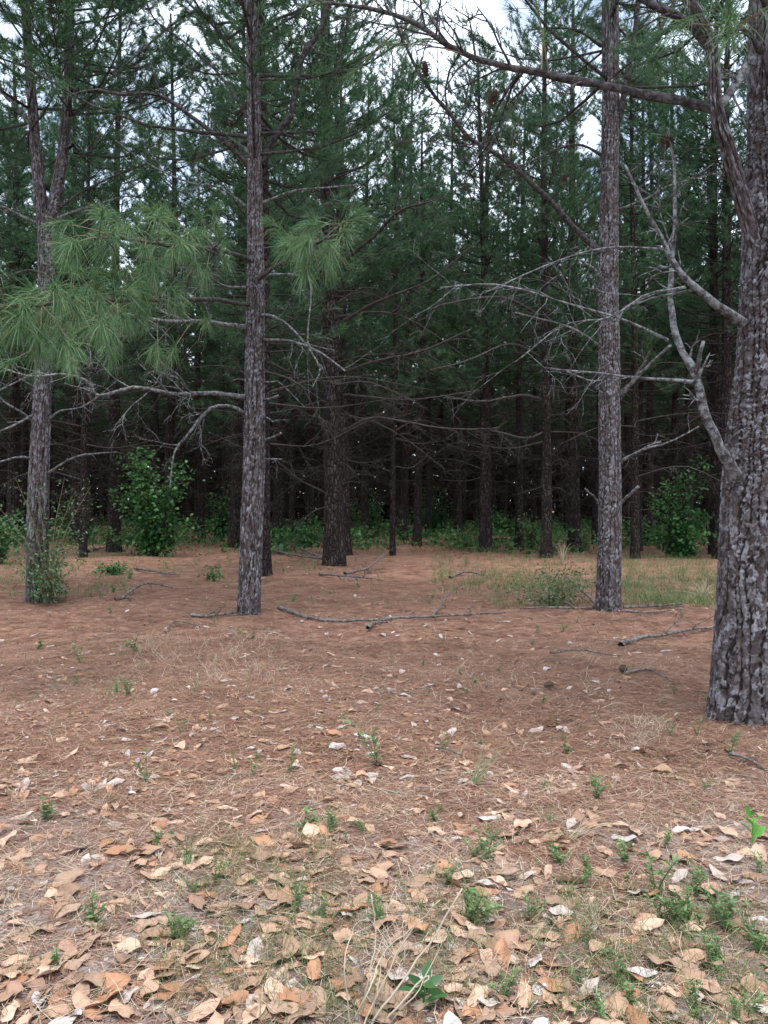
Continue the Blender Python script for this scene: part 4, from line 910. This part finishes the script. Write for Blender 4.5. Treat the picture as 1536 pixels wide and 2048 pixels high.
tuft('grass_tuft', 'small green tuft growing beside the large bright leaf on the left', 392, 1400, 16, .24, .004, .5, 'grass')
tuft('grass_tuft', 'pale dry grass tuft in the green patch left of the big right pine', 1405, 1195, 60, .5, .008, .6, 'dry')
tuft('grass_tuft', 'tall thin dry grass standing between the far trunks and the thin shrub', 1125, 1128, 36, .9, .010, .25, 'dry')
tuft('grass_tuft', 'low dead grass mound on straw in front of the big right pine', 1280, 1480, 60, .14, .0022, .9, 'dry')
tuft('grass_tuft', 'short dry grass below the tall stalks at the bottom edge', 800, 1960, 44, .20, .0022, .8, 'dry')
tuft('grass_tuft', 'dry grass arcs spreading over the brown leaves in the lower right', 1190, 1870, 34, .22, .002, 1.0, 'dry')
# the clump of tall dry stalks
p0 = G(742, 2075); t = thing('stalk_clump', 'clump of tall pale dry stalks leaning right at the bottom edge', 'dry stalks', p0)
for spec, w_ in (([(735, 2085), (770, 2010), (850, 1900), (926, 1775)], 8), ([(715, 2085), (760, 1980), (815, 1870), (880, 1800)], 6), ([(750, 2085), (800, 2010), (850, 1955), (858, 1960)], 7),
                 ([(720, 2085), (735, 1960), (752, 1870), (745, 1790)], 6), ([(700, 2085), (735, 1985), (770, 1905), (845, 1840)], 6), ([(745, 2085), (752, 2000), (762, 1930), (770, 1880)], 5),
                 ([(700, 2060), (690, 1940), (705, 1860), (735, 1835)], 5), ([(760, 2085), (830, 1990), (875, 1905), (905, 1830)], 4)):
    D0 = p0[1]; pts = np.array([P(x, y, D0 + .02 * rng.standard_normal()) for x, y in spec]) - p0; pts[0][2] = -.02
    a = MB(); tube(a, spline(pts, 14) + rng.normal(0, .002, (14, 3)), np.linspace(w_ / 2, w_ / 4, 14) * D0 / FPX * .72, 6); a.build('stalk', M['dry'], t)

# ------------------------------------------------------------------ fallen branches and cones on the ground
def fallen(label, spec, w0, w1, twigs=4, tl=.4, m='log', lift=.01, level=1):
    pts = np.array([G(x, y) + np.array([0, 0, lift + l]) for x, y, l in spec]); o0 = pts[0].copy(); D0 = o0[1]
    mb = MB(); limb(mb, pts - o0, w0 / 2 * D0 / FPX, w1 / 2 * D0 / FPX, twigs, tl, 0, level, k=6, droop=.5, wob=.4, lump=.12)
    o = mb.build('fallen_branch', M[m]); o.location = [float(v) for v in o0]; tag(o, label, 'fallen branch', 'dead branches lying on the straw')
fallen('long crooked dead branch lying across the straw between the two middle pines', [(560, 1222, .02), (610, 1236, .02), (660, 1244, .02), (745, 1252, .05), (770, 1243, .02)], 8, 4, 6)
fallen('thin dead branch lying from the crooked branch to the straight pine', [(770, 1240, .02), (850, 1243, .02), (940, 1240, .02), (1010, 1230, .03)], 6, 3, 5)
fallen('short forked stick below the crooked dead branch', [(735, 1268, .04), (750, 1258, .03), (775, 1252, .02)], 6, 4, 2, .3)
fallen('stick lying left of the foot of the pale pine', [(382, 1236, .01), (420, 1238, .02), (475, 1232, .02)], 7, 4, 3, .3)
fallen('long bare branch on straw between straight pine and big right pine', [(1242, 1294, .02), (1290, 1276, .03), (1340, 1268, .02), (1430, 1258, .02)], 10, 5, 4, .4)
fallen('dark stick reaching right from the foot of the straight pine', [(1246, 1222, .02), (1300, 1222, .03), (1365, 1220, .03)], 6, 4, 3)
fallen('thin dark stick right of the straight pine, in front of the grass', [(1250, 1230, .01), (1300, 1232, .02), (1340, 1226, .01)], 5, 3, 1)
fallen('dark brushwood stick rising beside the thin shrub by the straight pine', [(1195, 1216, .02), (1160, 1195, .12), (1130, 1180, .22)], 6, 3, 5, .5)
fallen('dark dead branch lying left of the straight pine under the shrub', [(1195, 1222, .02), (1120, 1222, .03), (1040, 1218, .02)], 6, 3, 5, .5)
fallen('short curved stick on straw left of the thin shrub', [(900, 1157, .02), (935, 1150, .06), (968, 1156, .02)], 5, 3, 1)
fallen('thin slanting twig on straw left of the thin shrub', [(865, 1240, .02), (900, 1205, .15), (925, 1195, .2)], 4, 2, 2)
fallen('bent twig lying on straw right of the forked pine', [(242, 1198, .01), (290, 1184, .10), (345, 1180, .02)], 5, 3, 3, .4)
fallen('dark stick propped against the foot of the forked pine', [(128, 1192, .02), (112, 1180, .10), (98, 1165, .22)], 9, 6, 1, .3)
fallen('long thin stick on straw right of the leafy sapling', [(270, 1140, .02), (320, 1150, .03), (350, 1154, .02)], 5, 3, 2, .4)
fallen('grey stick lying on straw between forked pine and pale pine', [(230, 1200, .01), (255, 1198, .02), (262, 1200, .01)], 6, 4, 1, .3)
fallen('dead branch of brushwood lying right of the paired dark trunks', [(690, 1150, .03), (735, 1145, .15), (770, 1135, .3)], 6, 3, 8, .7, level=2)
fallen('pale dead branch leaning by the left of the paired dark trunks', [(650, 1120, .02), (615, 1112, .12), (575, 1098, .25)], 6, 3, 6, .7, level=2)
fallen('low tangle of dead twigs at the foot of paired dark trunks', [(640, 1150, .03), (690, 1160, .08), (745, 1160, .05)], 5, 3, 9, .6, level=2)
fallen('dead stick between pale pine and paired trunks', [(545, 1105, .05), (580, 1115, .1), (640, 1120, .06)], 6, 3, 5, .6)
fallen('dead limb lying by the foot of the dark pine at left', [(175, 1105, .05), (215, 1095, .1), (250, 1105, .04)], 6, 4, 5, .6)
fallen('thin bare twig on straw in front of the big right pine', [(1250, 1362, .01), (1300, 1362, .02), (1345, 1378, .01)], 5, 3, 2, .15)
fallen('dark thin twig lying right in front of the big right pine', [(1460, 1520, .01), (1495, 1535, .02), (1530, 1555, .01)], 7, 4, 2, .1)
fallen('fine twig lying among tan leaves in the middle of the clearing', [(870, 1500, .01), (895, 1510, .02), (925, 1520, .01)], 5, 3, 1, .1)
fallen('fine twigs lying on straw left of the long bare branch', [(1100, 1318, .01), (1160, 1310, .02), (1240, 1320, .01)], 4, 2, 3, .2)
fallen('thin twig with dead side shoots on straw left below the pale pine', [(330, 1268, .01), (350, 1258, .06), (400, 1262, .02)], 4, 2, 5, .3)
tw = MB()
for q in range(330):
    y = 1108 + 560 * rng.uniform() ** 1.5; x = rng.uniform(-20, 1500); p = G(x, y); a = rng.uniform(0, 6.28); L_ = rng.uniform(.05, .45) if y < 1400 else rng.uniform(.04, .16)
    d = np.array([math.cos(a), math.sin(a), rng.uniform(-.02, .12)]) * L_
    pts = spline([p + np.array([0, 0, .008]), p + d * .5 + np.array([rng.normal() * .08 * L_, rng.normal() * .08 * L_, .01]), p + d + np.array([0, 0, .01])], 5)
    r_ = rng.uniform(.002, .006) if y < 1400 else rng.uniform(.0012, .003)
    tube(tw, pts, np.linspace(r_, r_ * .5, 5), 5, 0)
tag(tw.build('twig_litter', M['log']), 'small dark twigs scattered through the pine straw', kind='stuff')
for lab, x, y in (('dark open pine cone on straw, near a bare twig left of the big pine', 1252, 1358), ('dark pine cone on straw, farther left and nearer than the other', 1108, 1388)):
    o = link('pine_cone', CONE); o.location = [float(v) for v in G(x, y) + np.array([0, 0, .045])]; o.rotation_euler = (R(80), 0, rng.uniform(0, 6)); o.scale = (.72, .72, .8)
    tag(o, lab, 'pine cone', 'pine cones on the straw')

# ------------------------------------------------------------------ labels that single out each repeat
ORD = ['first', 'second', 'third', 'fourth', 'fifth', 'sixth', 'seventh', 'eighth', 'ninth', 'tenth', 'eleventh', 'twelfth']
def order_labels(items, fmt):
    """items: {key: [(x, object)]}; fmt(key, place) -> label"""
    for key, lst in items.items():
        lst.sort(key=lambda a: a[0])
        for q, (x, o) in enumerate(lst):
            o['label'] = fmt(key, '' if len(lst) == 1 else ('leftmost of %d' % len(lst) if q == 0 else 'rightmost of %d' % len(lst) if q == len(lst) - 1 else ORD[q] + ' from left' if q < 12 else ('number %d from left' % (q + 1))))
ROWS = [(1300, 'beside the middle pines'), (1440, 'on bare straw mid-clearing'), (1560, 'level with the big pine foot'), (1680, 'where the leaf bed thins'), (1800, 'in the upper leaf bed'), (1920, 'in the thick leaf bed'), (9999, 'along the bottom edge')]
COLS = [(300, 'far left'), (600, 'left'), (900, 'middle'), (1200, 'right of middle'), (9999, 'far right')]
def zone(x, y): return next(n_ for v, n_ in ROWS if y < v), next(n_ for v, n_ in COLS if x < v)
it = {}
for x, y, tn_, o in leaves: o['category'] = 'leaf'; o['group'] = 'large fallen leaves'; it.setdefault((tn_,) + zone(x, y), []).append((x, o))
LT = dict(tan='tan', orange='orange-brown', pale='pale bleached', brown='dull brown')
order_labels(it, lambda k, p: ('%s dry leaf %s, %s' % (LT[k[0]], k[1], k[2])) + (', ' + p if p else ''))
it = {}
WT = dict(spire='upright narrow-leaved', bushy='bushy', herb='broad-leaved')
for x, y, kd, h, o in weeds: it.setdefault((kd,) + zone(x, y), []).append((x, o))
order_labels(it, lambda k, p: ('%s green weed %s, %s' % (WT[k[0]], k[1], k[2])) + (', ' + p if p else ''))
it = {}
GAPS = [(75, 'left of the forked pine'), (290, 'between forked pine and leafy sapling'), (497, 'between leafy sapling and pale pine'), (668, 'between pale pine and paired trunks'), (940, 'right of the paired trunks'),
        (1217, 'left of the straight pine'), (1440, 'between straight pine and big pine'), (9999, 'behind the big right pine')]
TIER = [(25, 'dark first-row pine'), (31, 'dark second-row pine'), (40, 'slim pine farther in'), (52, 'slim pine deep inside'), (999, 'dim back-row pine')]
for o in wood:
    x, y, z = o.location; sx = 768 + x / y * FPX
    it.setdefault((next(n_ for v, n_ in TIER if y < v), next(n_ for v, n_ in GAPS if sx < v)), []).append((sx, o))
order_labels(it, lambda k, p: '%s %s' % k + (', ' + p if p else ''))
